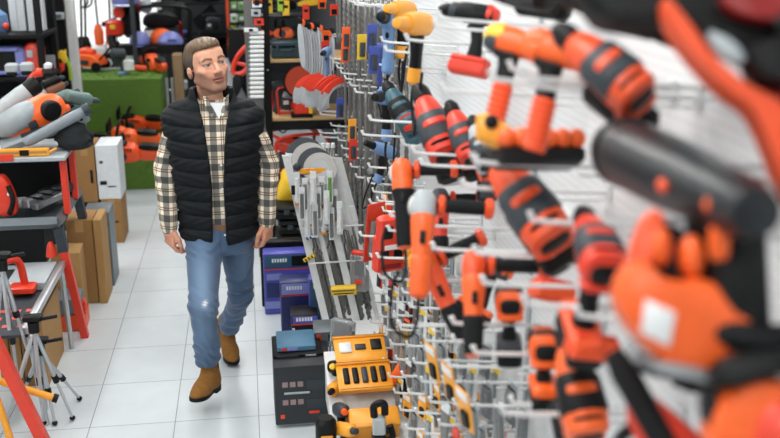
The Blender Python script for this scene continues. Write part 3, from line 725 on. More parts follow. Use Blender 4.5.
def engine(label, c, R=None, col=RED, frame=BLACK, scale=1, group=None, name='generator', cat='machine'):
    """small engine set in a tube frame"""
    t = thing(name, label, cat, c, R, group, scale)
    B().box((0, 0, .12), (.26, .22, .14), ch=.02).put('engine_block', GREY, t)
    B().plate([(-.14, .19), (.14, .19), (.13, .27), (.06, .30), (-.07, .30), (-.13, .27)], .22, .03, 2).put('fuel_tank', col, t)
    f = B()
    for q in (-1, 1):
        f.tube(curve([(-.2, q*.15, .012), (-.21, q*.15, .20), (-.18, q*.15, .34), (.18, q*.15, .34), (.21, q*.15, .20), (.2, q*.15, .012)]), .013, 8)
        f.tube([(-.2, q*.15, .03), (.2, q*.15, .03)], .013, 8)
    for x in (-.18, .18):
        f.tube([(x, -.15, .34), (x, .15, .34)], .013, 8); f.tube([(x, -.15, .03), (x, .15, .03)], .013, 8)
    f.put('frame', frame, t)
    B(T(Vector((.03, -.112, .12))) @ Matrix.Rotation(PI/2, 4, 'X')).lathe([(.075, 0), (.07, .02), (.03, .03), (.01, .03)], 22).put('starter', frame, t)
    B().lathe([(.02, .30), (.022, .315), (.005, .32)], 14).put('fuel_cap', BLACK, t)
    B().box((-.10, -.113, .15), (.07, .01, .05)).put('label_plate', PAPER, t)
    return t
def helmet(label, c, m, R=None, scale=1):
    t = thing('hard_hat', label, 'helmet', c, R, None, scale)
    B().lathe([(.001, .0), (.105, .0), (.112, .02), (.112, .05), (.10, .09), (.075, .125), (.04, .14), (.001, .143)], 26).put('shell', m, t)
    B().plate([(.08, -.08), (.15, -.05), (.165, 0), (.15, .05), (.08, .08)], .006, .002, 2, Matrix.Rotation(PI/2, 4, 'X'), y=-.012).put('brim', m, t)
    r = B()
    for y in (-.025, 0, .025): r.tube([(-.10, y, .07), (-.06, y, .122), (0, y, .139), (.06, y, .122), (.10, y, .07)], .005, 6)
    r.put('ridge', m, t); return t
def bucket(label, c, m=BLACK, r=.14, h=.26, group=None):
    t = thing('bucket', label, 'bucket', c, None, group)
    B().lathe([(r*.8, 0), (r*.82, .004), (r*.98, h*.9), (r*1.06, h*.9), (r*1.06, h), (r*.97, h), (r*.78, .01), (.01, .01)], 24).put('shell', m, t)
    B().tube(arc((0, 0, h*.95), r*1.04, 0, -180, 12, 'xz'), .004, 6).put('bail_handle', STEEL, t); return t
def trimmer(label, foot, top, m=ORANGE, group=None):
    """long-handled trimmer standing on its motor"""
    foot, top = Vector(foot), Vector(top); t = thing('grass_trimmer', label, 'trimmer', foot); d = top-foot
    B().tube([d*.12, d], .012, 8).put('shaft', BLACK, t)
    B(fr(d, (0, 1, 0))).lx([(0, 0, 0, .03, .03, 2.4), (.02, 0, 0, .05, .05, 2.6), (.16, 0, 0, .055, .06, 2.6), (.24, 0, 0, .03, .03, 2.2)]).put('motor_housing', m, t)
    B(fr(d, (0, 1, 0))).lx([(d.length*.8, 0, 0, .016, .016, 2), (d.length*.8+.12, 0, 0, .018, .018, 2)]).put('grip', BLACK, t)
    B(fr(d, (0, 1, 0))).tube(arc((d.length*.6, 0, .0), .07, 0, 180, 10, 'xy'), .010, 8).put('loop_handle', BLACK, t)
    return t

def bodydrill(label, loc, R, main=RED, mid=GREY, rear=BLACK, batt=BLACK, foot=None, scale=1, grip=RUBBER, name='cordless_drill', cat='drill', gl=.13, lip=None):
    """a stout drill: striped motor housing, dark rear window, grip, battery"""
    t = thing(name, label, cat, loc, R, None, scale)
    B().lx([(-.088, 0, .004, .030, .030, 2.8), (-.08, 0, .004, .042, .042, 3), (-.045, 0, .003, .046, .046, 2.8), (.0, 0, 0, .042, .044, 2.6), (.05, 0, 0, .038, .040, 2.4), (.085, 0, 0, .030, .031, 2.2), (.10, 0, 0, .022, .022, 2)]).put('housing', main, t)
    B().lx([(-.046, 0, .014, .046, .034, 2.8), (-.038, 0, .014, .0485, .0375, 2.8), (.026, 0, .012, .0445, .0375, 2.6), (.036, 0, .010, .040, .033, 2.6)]).put('saddle', mid, t)
    B().lx([(-.012, 0, .030, .030, .020, 3), (-.008, 0, .031, .034, .0225, 3), (.006, 0, .030, .033, .0225, 3), (.010, 0, .029, .029, .020, 3)]).put('badge_band', main, t)
    B().lx([(-.094, 0, .002, .022, .016, 3), (-.090, 0, .002, .030, .022, 3.2), (-.060, 0, .026, .034, .0255, 3.2), (-.054, 0, .026, .030, .020, 3)]).put('rear_window', rear, t)
    B().lx([(-.095, 0, -.030, .026, .006, 3), (-.088, 0, -.032, .040, .012, 3), (-.06, 0, -.034, .042, .012, 3), (-.054, 0, -.034, .036, .008, 3)]).put('rear_lip', lip or main, t)
    B().latx([(.095, .022), (.10, .026), (.125, .025), (.145, .015), (.150, .008)]).put('chuck', BLACK, t)
    B().lz([(-.03-gl, -.036, 0, .030, .026, 2.6), (-.03-gl*.5, -.030, 0, .0225, .0195, 2.2), (-.03, -.012, 0, .032, .024, 2.3)]).put('grip', grip, t)
    z = -.03-gl
    if foot is not None: B().lx([(-.105, 0, z, .026, .012, 3), (-.095, 0, z, .038, .018, 3.5), (.03, 0, z+.002, .039, .017, 3.5), (.046, 0, z+.004, .030, .010, 3)]).put('battery_foot', foot, t)
    B().lx([(-.108, 0, z-.034, .028, .018, 3.5), (-.098, 0, z-.034, .039, .024, 4), (.036, 0, z-.034, .039, .024, 4), (.046, 0, z-.034, .030, .018, 3.5)]).put('battery', batt, t)
    B().lx([(.010, 0, -.058, .008, .014, 2.2), (.022, 0, -.060, .0075, .013, 2.2), (.026, 0, -.062, .005, .010, 2)], 10).put('trigger', BLACK, t)
    return t
# ================================================================ the room
WX = .86                                                        # face of the perforated wall panel
def tile_mat():
    m = bpy.data.materials.new('floor_tiles'); m.use_nodes = True; nt = m.node_tree; L = nt.links; P = nt.nodes['Principled BSDF']
    g = nt.nodes.new('ShaderNodeNewGeometry'); sp = nt.nodes.new('ShaderNodeSeparateXYZ'); L.new(g.outputs['Position'], sp.inputs[0])
    def math_(op, a, b=None, c=None):
        n = nt.nodes.new('ShaderNodeMath'); n.operation = op
        for i, v in enumerate((a, b, c)):
            if v is None: continue
            if isinstance(v, (int, float)): n.inputs[i].default_value = v
            else: L.new(v, n.inputs[i])
        return n.outputs[0]
    lines = []; ids = []
    for k, (o, p) in enumerate(((-.410, .4015), (5.231, .465))):
        q = math_('DIVIDE', math_('SUBTRACT', sp.outputs[k], o), p); ids.append(math_('FLOOR', q))
        f = math_('FRACT', q); e = math_('MINIMUM', f, math_('SUBTRACT', 1, f)); lines.append(math_('MULTIPLY', e, p))
    grout = math_('LESS_THAN', math_('MINIMUM', *lines), .0021)
    cb = nt.nodes.new('ShaderNodeCombineXYZ'); L.new(ids[0], cb.inputs[0]); L.new(ids[1], cb.inputs[1])
    wn = nt.nodes.new('ShaderNodeTexWhiteNoise'); L.new(cb.outputs[0], wn.inputs[0])
    nz = nt.nodes.new('ShaderNodeTexNoise'); nz.inputs['Scale'].default_value = 7; nz.inputs['Detail'].default_value = 6; L.new(g.outputs['Position'], nz.inputs['Vector'])
    v = math_('ADD', math_('MULTIPLY', wn.outputs[0], .25), math_('MULTIPLY', nz.outputs['Fac'], .75))
    a = nt.nodes.new('ShaderNodeMix'); a.data_type = 'RGBA'; a.inputs[6].default_value = rgb(196, 205, 210); a.inputs[7].default_value = rgb(218, 225, 228); L.new(v, a.inputs[0])
    b = nt.nodes.new('ShaderNodeMix'); b.data_type = 'RGBA'; b.inputs[7].default_value = rgb(128, 138, 144); L.new(grout, b.inputs[0]); L.new(a.outputs[2], b.inputs[6])
    L.new(b.outputs[2], P.inputs['Base Color']); P.inputs['Roughness'].default_value = .28; P.inputs['Specular IOR Level'].default_value = .45
    bp = nt.nodes.new('ShaderNodeBump'); bp.inputs['Strength'].default_value = .4; bp.inputs['Distance'].default_value = .002; L.new(math_('SUBTRACT', 1, grout), bp.inputs['Height']); L.new(bp.outputs[0], P.inputs['Normal'])
    return m
def peg_mat():
    m = bpy.data.materials.new('perforated_panel'); m.use_nodes = True; nt = m.node_tree; L = nt.links; P = nt.nodes['Principled BSDF']
    g = nt.nodes.new('ShaderNodeNewGeometry'); mp = nt.nodes.new('ShaderNodeMapping'); L.new(g.outputs['Position'], mp.inputs[0]); mp.inputs['Scale'].default_value = (0, 45, 45)
    fr_ = nt.nodes.new('ShaderNodeVectorMath'); fr_.operation = 'FRACTION'; L.new(mp.outputs[0], fr_.inputs[0])
    ds = nt.nodes.new('ShaderNodeVectorMath'); ds.operation = 'DISTANCE'; ds.inputs[1].default_value = (0, .5, .5); L.new(fr_.outputs[0], ds.inputs[0])
    lt = nt.nodes.new('ShaderNodeMath'); lt.operation = 'LESS_THAN'; lt.inputs[1].default_value = .14; L.new(ds.outputs['Value'], lt.inputs[0])
    b = nt.nodes.new('ShaderNodeMix'); b.data_type = 'RGBA'; b.inputs[6].default_value = rgb(232, 235, 236); b.inputs[7].default_value = rgb(184, 188, 190); L.new(lt.outputs[0], b.inputs[0])
    L.new(b.outputs[2], P.inputs['Base Color']); P.inputs['Roughness'].default_value = .45; return m
def slab(name, lo, hi, m):
    lo, hi = Vector(lo), Vector(hi); return struct(B().box((lo+hi)/2, hi-lo, ch=0).put(name, m))
WALLP = mat('wall_paint', (206, 210, 212), .7); DWALL = mat('dark_wall_paint', (40, 45, 50), .8)
slab('floor', (-3.6, -2.6, -.1), (1.0, 13.6, 0), tile_mat())
slab('ceiling', (-3.6, -2.6, 3.3), (1.0, 13.6, 3.4), mat('ceiling_paint', (215, 217, 218), .8))
slab('wall_left', (-3.7, -2.6, 0), (-3.6, 13.6, 3.3), WALLP)
slab('wall_right', (WX, -2.6, 0), (WX+.14, 6.55, 3.3), peg_mat())
slab('wall_right_far', (WX+.02, 6.55, 0), (WX+.14, 13.6, 3.3), DWALL)
slab('wall_front', (-3.6, -2.7, 0), (1.0, -2.6, 3.3), WALLP)
slab('wall_back', (-1.05, 13.0, 0), (1.0, 13.1, 3.3), DWALL)
slab('wall_back_left', (-3.6, 13.0, 0), (-2.25, 13.1, 3.3), DWALL)
slab('wall_back_sill', (-2.25, 13.0, 0), (-1.05, 13.1, .75), WALLP)
slab('wall_back_lintel', (-2.25, 13.0, 2.9), (-1.05, 13.1, 3.3), WALLP)
wf = B()
for (c, s) in (((-1.65, 13.0, .78), (1.2, .08, .06)), ((-1.65, 13.0, 2.87), (1.2, .08, .06)), ((-2.22, 13.0, 1.8), (.06, .08, 2.1)), ((-1.08, 13.0, 1.8), (.06, .08, 2.1)), ((-1.65, 13.0, 1.8), (.05, .07, 2.1))): wf.box(c, s, ch=.006)
win = struct(wf.put('window_1', WMETAL))
pane = mat('window_glass', (250, 252, 253), .02, trans=1.0)
B().box((-1.65, 13.03, 1.8), (1.14, .006, 2.08), ch=0).put('window_pane', pane, win)
# a ledge that runs along the perforated panel, and the seams of its sheets
led = B().box((WX-.012, 3.6, 1.535), (.024, 5.9, .022), ch=.004); struct(led.put('trim_1', WMETAL))
struct(B().box((WX-.006, 3.6, .10), (.012, 5.9, .2), ch=.002).put('baseboard_right', WMETAL))
for i, y in enumerate((1.3, 2.75, 5.65)): struct(B().box((WX-.004, y, 1.65), (.008, .03, 3.2), ch=.002).put('trim_%d' % (i+2), LGREY))
# ---------------------------------------------------------------- lights: ceiling panels and the sky outside the window
lamp_i = 0
def ceiling_lamp(x, y, e, lab):
    t = thing('ceiling_light', lab, 'lamp', (x, y, 3.3), None, 'ceiling light panels')
    B().box((0, 0, -.02), (.64, 1.24, .04), ch=.004).put('frame', WMETAL, t)
    em = MATS.get('lamp_glow')
    if em is None:
        em = bpy.data.materials.new('lamp_glow'); em.use_nodes = True; P = em.node_tree.nodes['Principled BSDF']
        P.inputs['Emission Color'].default_value = (1, .98, .95, 1); P.inputs['Emission Strength'].default_value = 3; MATS['lamp_glow'] = em
    B().box((0, 0, -.042), (.58, 1.18, .004), ch=0).put('diffuser', em, t)
    d = bpy.data.lights.new('ceiling_lamp', 'AREA'); d.shape = 'RECTANGLE'; d.size = .58; d.size_y = 1.18; d.energy = e; d.color = (1, .985, .96)
    o = bpy.data.objects.new('ceiling_lamp', d); COL.objects.link(o); o.location = (x, y, 3.25); return t
LP = 22
for y in (-.6, 1.5, 3.6, 5.7, 7.8, 9.9, 12.0):
    for x in (-2.45, -.15):
        ceiling_lamp(x, y, LP*(.75 if y < 1 else 1.0 if y < 8 else .7), 'flush white light panel in the shop ceiling')
W_ = bpy.data.worlds.new('sky'); SC.world = W_; W_.use_nodes = True; nt = W_.node_tree
sky = nt.nodes.new('ShaderNodeTexSky'); sky.sky_type = 'HOSEK_WILKIE'; sky.turbidity = 6; sky.sun_direction = (.3, -.5, .8)
mx = nt.nodes.new('ShaderNodeMix'); mx.data_type = 'RGBA'; mx.inputs[0].default_value = .8; mx.inputs[7].default_value = (1, 1, 1, 1)
nt.links.new(sky.outputs[0], mx.inputs[6]); nt.links.new(mx.outputs[2], nt.nodes['Background'].inputs[0]); nt.nodes['Background'].inputs[1].default_value = 1.6
vs = SC.view_settings; vs.view_transform = 'Standard'; vs.look = 'None'; vs.gamma = 1; vs.exposure = .1; vs.use_curve_mapping = False
SC.cycles.max_bounces = 6; SC.cycles.diffuse_bounces = 3; SC.cycles.transmission_bounces = 6; SC.cycles.caustics_reflective = False; SC.cycles.caustics_refractive = False
# ================================================================ power tools on the perforated wall
def P3(px, py, X): return at(px, py, X=X)
def aim(p): return (Vector(p)-EYE).normalized()
# nearest: the big cut-off saw at the top right corner, broadside to the aisle
def pp(pts, cx, cy, k): return [((x-cx)*k, (cy-y)*k) for x, y in pts]
def big_saw():
    cx, cy, k = 715, 90, .00150
    c = P3(cx, cy, .62); t = thing('cutoff_saw', 'huge black and red cut-off saw filling the upper right corner', 'saw', c, ic(0, -.12, .1))
    B().plate(pp([(578, -60), (830, -60), (835, 60), (770, 72), (712, 40), (668, 20), (630, 26), (600, 14)], cx, cy, k), .09, .02, 2, y=.03).put('engine_cover', BLACK, t)
    B().plate(pp([(664, 10), (668, 36), (690, 70), (716, 98), (738, 113), (751, 145), (764, 185), (786, 220), (815, 220), (800, 180), (780, 130), (765, 111), (733, 94), (703, 66), (682, 32)], cx, cy, k), .06, .010, 2, y=-.03).put('red_frame', DORANGE, t)
    B().plate(pp([(738, 84), (850, 78), (850, 225), (792, 222), (768, 170), (752, 116)], cx, cy, k), .06, .010, 1, y=-.005).put('side_panel', DRED, t)
    B().plate(pp([(712, 8), (772, 4), (790, 30), (760, 40), (722, 28)], cx, cy, k), .03, .008, 2, y=-.03).put('cowl_stripe', DRED, t)
    B().plate(pp([(696, 46), (722, 58), (734, 78), (712, 74)], cx, cy, k), .02, .004, 1, y=-.062).put('label_plate', LGREY, t, 'silver label plate')
    B().plate(pp([(728, 58), (850, 48), (850, 94), (762, 98), (738, 90)], cx, cy, k), .07, .010, 1, y=-.045).put('handle_block', BLACK, t)
    B().tube(curve([((760-cx)*k, -.05, (cy-46)*k), ((790-cx)*k, -.06, (cy-40)*k), ((840-cx)*k, -.05, (cy-50)*k)]), .016, 10).put('handle', RUBBER, t)
    return t
big_saw()
# long black grinder with the grey shine, running from the wall to the right edge
c = P3(694, 184, .60); d = (P3(786, 226, .565)-P3(602, 140, .63))*1.03
t = thing('angle_grinder', 'large black angle grinder with an orange badge and orange lock button', 'grinder', c, fr(d, (0, 0, 1)))
Lg = d.length
B().latx([(-Lg*.5, .02), (-Lg*.49, .048), (-Lg*.42, .057), (-Lg*.33, .057), (-.11, .054), (0, .049), (.06, .043), (.16, .039), (.20, .030), (.205, .012)], 26).put('housing', mat('graphite_plastic', (22, 27, 31), .36, spec=.4), t)
B().latx([(-Lg*.43, .056), (-Lg*.425, .060), (-Lg*.40, .060), (-Lg*.395, .056)], 26).put('collar', BLACK, t)
B().ell((.01, -.047, .0), (.017, .007, .010)).put('badge', DORANGE, t)
B().ell((.145, -.030, .0), (.013, .012, .013)).put('lock_button', ORANGE, t)
B().plate([(.132, -.025), (.158, -.025), (.155, -.070), (.137, -.070)], .02, .004, 2, y=-.02).put('lock_lever', ORANGE, t)
B().lz([(-.18, .075, .03, .050, .036, 3), (-.17, .075, .03, .068, .042, 3), (-.05, .065, .02, .064, .042, 3), (-.02, .06, 0, .04, .028, 2.5)]).put('battery', BLACK, t)
hook(WX, c.y+.12, c.z-.02, 1.0); hook(WX, c.y-.10, c.z-.055, 1.15)
# orange jigsaw below it
cx, cy, k = 680, 305, .00144
t = thing('jigsaw', 'orange jigsaw with a pale label plate and black rear handle', 'jigsaw', P3(cx, cy, .55), ic(0, -.1, .1))
B().plate(pp([(618, 286), (640, 256), (664, 286), (702, 278), (740, 314), (744, 352), (716, 366), (670, 366), (648, 344), (624, 318)], cx, cy, k), .085, .016, 2).put('housing', ORANGE, t)
B().plate(pp([(626, 286), (642, 230), (656, 216), (668, 228), (652, 268), (644, 292)], cx, cy, k), .05, .010, 2, y=-.01).put('front_arm', DORANGE, t)
B().plate(pp([(654, 226), (692, 236), (706, 276), (690, 294), (658, 284)], cx, cy, k), .06, .012, 2, y=.02).put('motor_case', BLACK, t)
for (x, y, a, b) in ((660, 252, 11, 19), (688, 262, 12, 20)): B().ell(((x-cx)*k, -.02, (cy-y)*k), (a*k, .024, b*k)).put('grip_pad', ORANGE, t)
B().plate(pp([(644, 300), (670, 312), (664, 342), (640, 330)], cx, cy, k), .012, .002, 0, y=-.042).put('label_plate', PAPER, t, 'pale grey label plate')
B().plate(pp([(702, 322), (742, 318), (742, 342), (706, 342)], cx, cy, k), .02, .004, 2, y=-.038).put('trigger_slot', BLACK, t)
B().tube(curve([((714-cx)*k, -.03, (cy-332)*k), ((760-cx)*k, -.035, (cy-336)*k), ((800-cx)*k, -.02, (cy-318)*k), ((812-cx)*k, 0, (cy-280)*k)]), .022, 12).put('rear_handle', RUBBER, t)
B().plate(pp([(650, 352), (720, 366), (716, 376), (648, 364)], cx, cy, k), .09, .003, 1).put('sole_plate', STEEL, t)
# lower right: round orange tool with a red face
cx, cy, k = 762, 425, .00155
t = thing('orbital_sander', 'round orange sander with a red face at the bottom right corner', 'sander', P3(cx, cy, .62), ic(0, -.1, .1))
B(T(Vector((0, 0, -.01))) @ Matrix.Rotation(PI/2, 4, 'X')).lathe([(.02, -.05), (.062, -.045), (.072, -.02), (.072, .02), (.062, .035), (.02, .04)], 30).put('housing', ORANGE, t)
B(T(Vector((.026, -.03, -.012))) @ Matrix.Rotation(PI/2, 4, 'X')).lathe([(.046, 0), (.046, .012), (.036, .022), (.01, .026)], 26).put('face_cap', RED, t)
B().plate(pp([(716, 392), (722, 372), (760, 362), (812, 366), (812, 384), (760, 384), (736, 396)], cx, cy, k), .09, .012, 2).put('palm_grip', BLACK, t)
B().plate(pp([(714, 400), (722, 388), (728, 430), (718, 438)], cx, cy, k), .05, .006, 2).put('side_lever', BLACK, t)
t = thing('clear_blister', 'crumpled clear blister hanging under the orange jigsaw', 'pack', P3(648, 358, .66), ic(-10)); B().lx([(-.035, 0, 0, .008, .012, 2), (-.02, .0, .004, .018, .024, 2), (.02, 0, -.003, .018, .022, 2), (.038, 0, 0, .008, .010, 2)]).put('bubble', GLASSY, t); B().box((0, .022, 0), (.08, .003, .06), ch=.001).put('card', PAPER, t)
c = P3(652, 424, .60); t = thing('hedge_trimmer', 'red hedge trimmer hanging nose up with its black bar slanting', 'trimmer', c, ic(118, .2, .1), None, .9)
B().lx([(-.20, 0, -.01, .03, .03, 2.4), (-.18, 0, -.01, .05, .05, 2.5), (-.05, 0, -.01, .052, .052, 2.5), (.02, 0, 0, .036, .036, 2.3), (.05, 0, 0, .02, .022, 2.2)]).put('housing', RED, t)
B().lx([(-.16, -.055, .0, .014, .02, 2.5), (.10, -.05, .0, .02, .024, 2.5), (.14, -.045, .0, .012, .016, 2.5)]).put('blade_sheath', BLACK, t)
B().tube(arc((-.06, 0, .03), .07, 0, 180, 10, 'xz'), .012, 8).put('loop_handle', BLACK, t)
c = P3(700, 377, .66); t = thing('glue_gun', 'short black tool with grey nose hanging under the orange jigsaw', 'power tool', c, ica(172, .1), None, .75)
B().latx([(-.06, .02), (-.05, .034), (.02, .034), (.05, .026), (.055, .015)]).put('housing', BLACK, t); B().latx([(.05, .016), (.09, .014), (.13, .008)]).put('nozzle', GREY, t)
B().lz([(-.12, -.045, 0, .022, .018, 2.4), (-.02, -.03, 0, .024, .02, 2.4)]).put('grip', BLACK, t)
# ---- drills; fwd points the nose, the backs face the aisle
def bd(label, px, py, X, a, b, tilt, *r, **kw):
    p = P3(px, py, X); return bodydrill(label, p, topside(a, .5, tilt) if b is None else away(p, a, b, tilt), *r, **kw)
bd('big red and black drill on the top row beside the twin pack', 608, 72, .62, 42, None, .1, DORANGE, GREY, BLACK, BLACK, None, .92, gl=.03)
bd('red and black drill with long black grip, right of the slanted one', 596, 250, .62, -.25, .70, .05, RED, GREY, BLACK, BLACK, DORANGE, .90, gl=.15)
bd('red and grey drill hanging aslant under the orange twin pack', 528, 206, .62, 33, None, 0, DORANGE, GREY, BLACK, BLACK, None, 1.25, gl=.02)
bd('small orange drill with a black rear panel, above black battery', 509, 300, .64, -.05, .28, 0, ORANGE, GREY, BLACK, BLACK, GREY, .82, gl=.10)
bd('orange and black drill with an orange battery foot, lowest of its column', 543, 345, .64, -.10, .28, 0, ORANGE, BLACK, BLACK, BLACK, ORANGE, .80, gl=.08)
bd('red drill with grey saddle beside the teal drill, back outward', 436, 130, .62, 20, None, 0, RED, GREY, BLACK, BLACK, None, 1.3, gl=.02)
bd('red and grey drill half hidden right of the other red one', 464, 138, .68, 20, None, 0, RED, GREY, BLACK, BLACK, None, 1.0, gl=.02)
bd('pale grey drill wedged between red drill and twin pack', 482, 148, .70, 15, None, 0, LGREY, GREY, BLACK, DORANGE, None, .8, gl=.02)
bd('teal corded drill hanging left of the red drills', 401, 110, .62, 28, None, 0, TEAL, BLACK, RED, TEAL, None, 1.05, gl=.03)
bd('upright orange drill near the bottom with black shoulders', 579, 394, .62, 8, None, 0, ORANGE, BLACK, BLACK, BLACK, None, .98)
drill('orange and black drill held low with battery down, left column', P3(492, 264, .70), ica(150, .3), GREY, BLACK, BLACK, ORANGE, band=ORANGE, scale=.8)
drill('black work light with red ring and flat red battery foot', P3(476, 14, .68), ica(165, .5), BLACK, RUBBER, RED, RED, band=RED, scale=.82, name='work_light', cat='work light')
# twin pack of orange drills on one battery tray
def twin(label, px, py, gear, fr_col):
    t = thing('cordless_drill', label, 'drill', P3(px, py, .61), ica(163, .35, 0))
    B().lx([(-.062, 0, -.004, .020, .020, 2.4), (-.055, 0, -.003, .029, .028, 2.6), (0, 0, 0, .032, .034, 2.6), (.035, 0, 0, .030, .032, 2.4)]).put('housing', ORANGE, t)
    B().lx([(.02, 0, .012, .031, .024, 2.4), (.035, 0, .008, .033, .028, 2.4), (.058, 0, .004, .028, .024, 2.3), (.066, 0, .002, .016, .016, 2)]).put('gear_cover', gear, t)
    B().lx([(.030, 0, -.010, .032, .026, 2.4), (.050, 0, -.008, .030, .024, 2.4), (.062, 0, -.006, .022, .018, 2.2)]).put('collar', fr_col, t)
    B().lx([(-.02, 0, -.034, .024, .010, 2.4), (.0, 0, -.036, .024, .012, 2.4), (.03, 0, -.030, .022, .010, 2.4)]).put('under_shell', BLACK, t)
    B().lz([(-.105, -.010, 0, .020, .018, 2.2), (-.06, -.006, 0, .0215, .0185, 2.2), (-.025, 0, 0, .027, .021, 2.3)]).put('grip', BLACK, t)
    g = B().lz([(-.205, -.018, 0, .022, .020, 2.2), (-.10, -.010, 0, .0225, .020, 2.2)])
    for k_ in range(7): g.lz([(-.104-.014*k_, -.010-.001*k_, 0, .021, .019, 2.2), (-.110-.014*k_, -.0105-.001*k_, 0, .0265, .0235, 2.2), (-.116-.014*k_, -.011-.001*k_, 0, .021, .019, 2.2)], 14)
    g.put('ribbed_grip', DORANGE, t)
twin('left drill of the orange twin pack, yellow gear cover', 512, 42, YELLOW, GREY); twin('right drill of the orange twin pack, all orange head', 555, 50, ORANGE, ORANGE)
tr = thing('display_tray', 'black tray with scalloped orange rim carrying the twin drills', 'tray', P3(537, 153, .612), ic(0, .1, .15))
B().box((0, 0, -.012), (.185, .11, .036), ch=.008).put('base', BLACK, tr)
b = B().box((0, -.02, .022), (.17, .07, .03), ch=.010)
for k in range(6): b.ell((-.075+.030*k, -.045, .022), (.020, .022, .022))
b.put('orange_rim', ORANGE, tr)
B().lx([(-.125, .02, .06, .02, .028, 2.4), (-.10, .02, .055, .03, .036, 2.4), (-.055, .02, .03, .03, .03, 2.4)]).put('yellow_holder', AMBER, tr); B().ell((-.10, -.012, .065), (.016, .01, .016)).put('dark_knob', BLACK, tr)
# pale cards and small things behind
for px, py, w, h, lab in ((490, 148, .05, .075, 'white price card tilted beside the twin pack tray'), (600, 330, .035, .09, 'white card behind the right-hand red drill'), (452, 175, .07, .08, 'white card behind the orange grinder handles')):
    t = tag(B(T(P3(px, py, .70)) @ fr((.95, .2, 0), (.15, -.1, 1))).box((0, 0, 0), (w, .004, h), ch=.001).put('price_card', PAPER), lab, 'card')
# tops cut by the frame
bd('black drill peeking in at the top edge of the wall', 524, -8, .66, 75, None, 0, BLACK, GREY, BLACK, BLACK, None, .9, gl=.02)
bd('black drill above the red one, cut by the frame top', 604, 0, .62, 70, None, 0, BLACK, GREY, BLACK, BLACK, None, .8, gl=.02)
bd('black drill at the top edge beside the big saw', 646, 4, .68, 60, None, 0, BLACK, BLACK, BLACK, BLACK, None, .8, gl=.02)
# ---- grinders with black side handles to the right
grinder('orange grinder with round orange head and side handle, uppermost', P3(402, 172, .48), stand(2), ORANGE, RUBBER, DORANGE, ORANGE, hand=-1, scale=.94, hl=.15, sl=-.06)
grinder('orange grinder with grey metal head, hanging head up by handle', P3(424, 206, .48), stand(-4), ORANGE, ORANGE, DORANGE, LGREY, hand=-1, scale=.98, hl=.16)
grinder('orange grinder whose black handle points up to the right', P3(428, 264, .50), stand(25), DORANGE, RUBBER, DORANGE, ORANGE, hand=-1, cord=False, scale=.92, hl=.16)
grinder('orange grinder with level black handle, under slanted red drill', P3(474, 266, .54), stand(-2), ORANGE, RUBBER, DORANGE, DORANGE, hand=-1, cord=False, scale=.84, hl=.175)
grinder('red grinder behind the others, only its black handle showing', P3(440, 200, .66), stand(0), RED, RUBBER, RED, GREY, hand=-1, cord=False, scale=.9)
# loose battery packs and feet of tools below
def battery(lab, p, R, top, body=BLACK, scale=1):
    t = thing('battery_pack', lab, 'battery', p, R, None, scale)
    B().lx([(-.06, 0, 0, .03, .022, 3.5), (-.052, 0, 0, .038, .028, 4), (.052, 0, 0, .038, .028, 4), (.06, 0, 0, .03, .022, 3.5)]).put('case', body, t)
    B().box((0, 0, .03), (.10, .06, .012), ch=.003).put('terminal_rail', top, t); return t
battery('black battery pack with red rail on a low hook', P3(592, 350, .62), ic(-8, .2, .2), RED, DORANGE, .8)
battery('orange battery hanging under the level grinder handle', P3(552, 292, .66), ic(-14, .2, .2), RED, DORANGE, .8)
battery('black battery with orange rim left of the small orange drill', P3(466, 313, .64), fr((.95, .3, -.25), (0, -.2, 1)), ORANGE, BLACK, .95)
battery('small black battery hung on a hook beside the grinders', P3(487, 186, .72), fr((.1, .3, 1), (0, -1, .2)), GREY, BLACK, .8)
# corded tools hanging grip down at the far left of the tool section
heatgun('yellow hot-air gun hanging grip down, front one of two', P3(416, 24, .58), fr((-.55, -.80, .1), (.06, -.1, 1)), AMBER, BLACK, nose=AMBER, scale=1.02)
heatgun('yellow hot-air gun behind, partly hidden by its twin', P3(402, 10, .66), fr((-.55, -.80, .1), (.06, -.1, 1)), AMBER, BLACK, nose=AMBER, scale=1.0)
heatgun('pale blue corded tool hanging left of the yellow ones', P3(388, 18, .60), fr((-.3, -.9, .1), (.0, -.1, 1)), LBLUE, LBLUE, nose=BLACK, scale=1.15, name='corded_tool')
heatgun('pale blue tool hanging above the teal drill', P3(386, 96, .60), fr((-.4, -.8, .1), (.0, -.1, 1)), LBLUE, BLACK, nose=BLACK, scale=1.0, name='corded_tool')
heatgun('small pale blue tool beside the uppermost orange grinder', P3(384, 150, .64), fr((-.8, -.4, .4), (.1, -.1, 1)), LBLUE, BLACK, nose=BLACK, scale=.8, name='corded_tool')
heatgun('black corded tool hanging behind the uppermost orange grinder', P3(379, 168, .68), fr((-.4, -.8, .1), (.0, -.1, 1)), BLACK, BLACK, nose=STEEL, scale=1.0, name='corded_tool')
heatgun('blue tool with white tag above the long drill bits', P3(378, 50, .66), fr((-.4, -.8, .1), (.0, -.1, 1)), BLUE, BLUE, nose=BLACK, scale=.9, name='corded_tool')
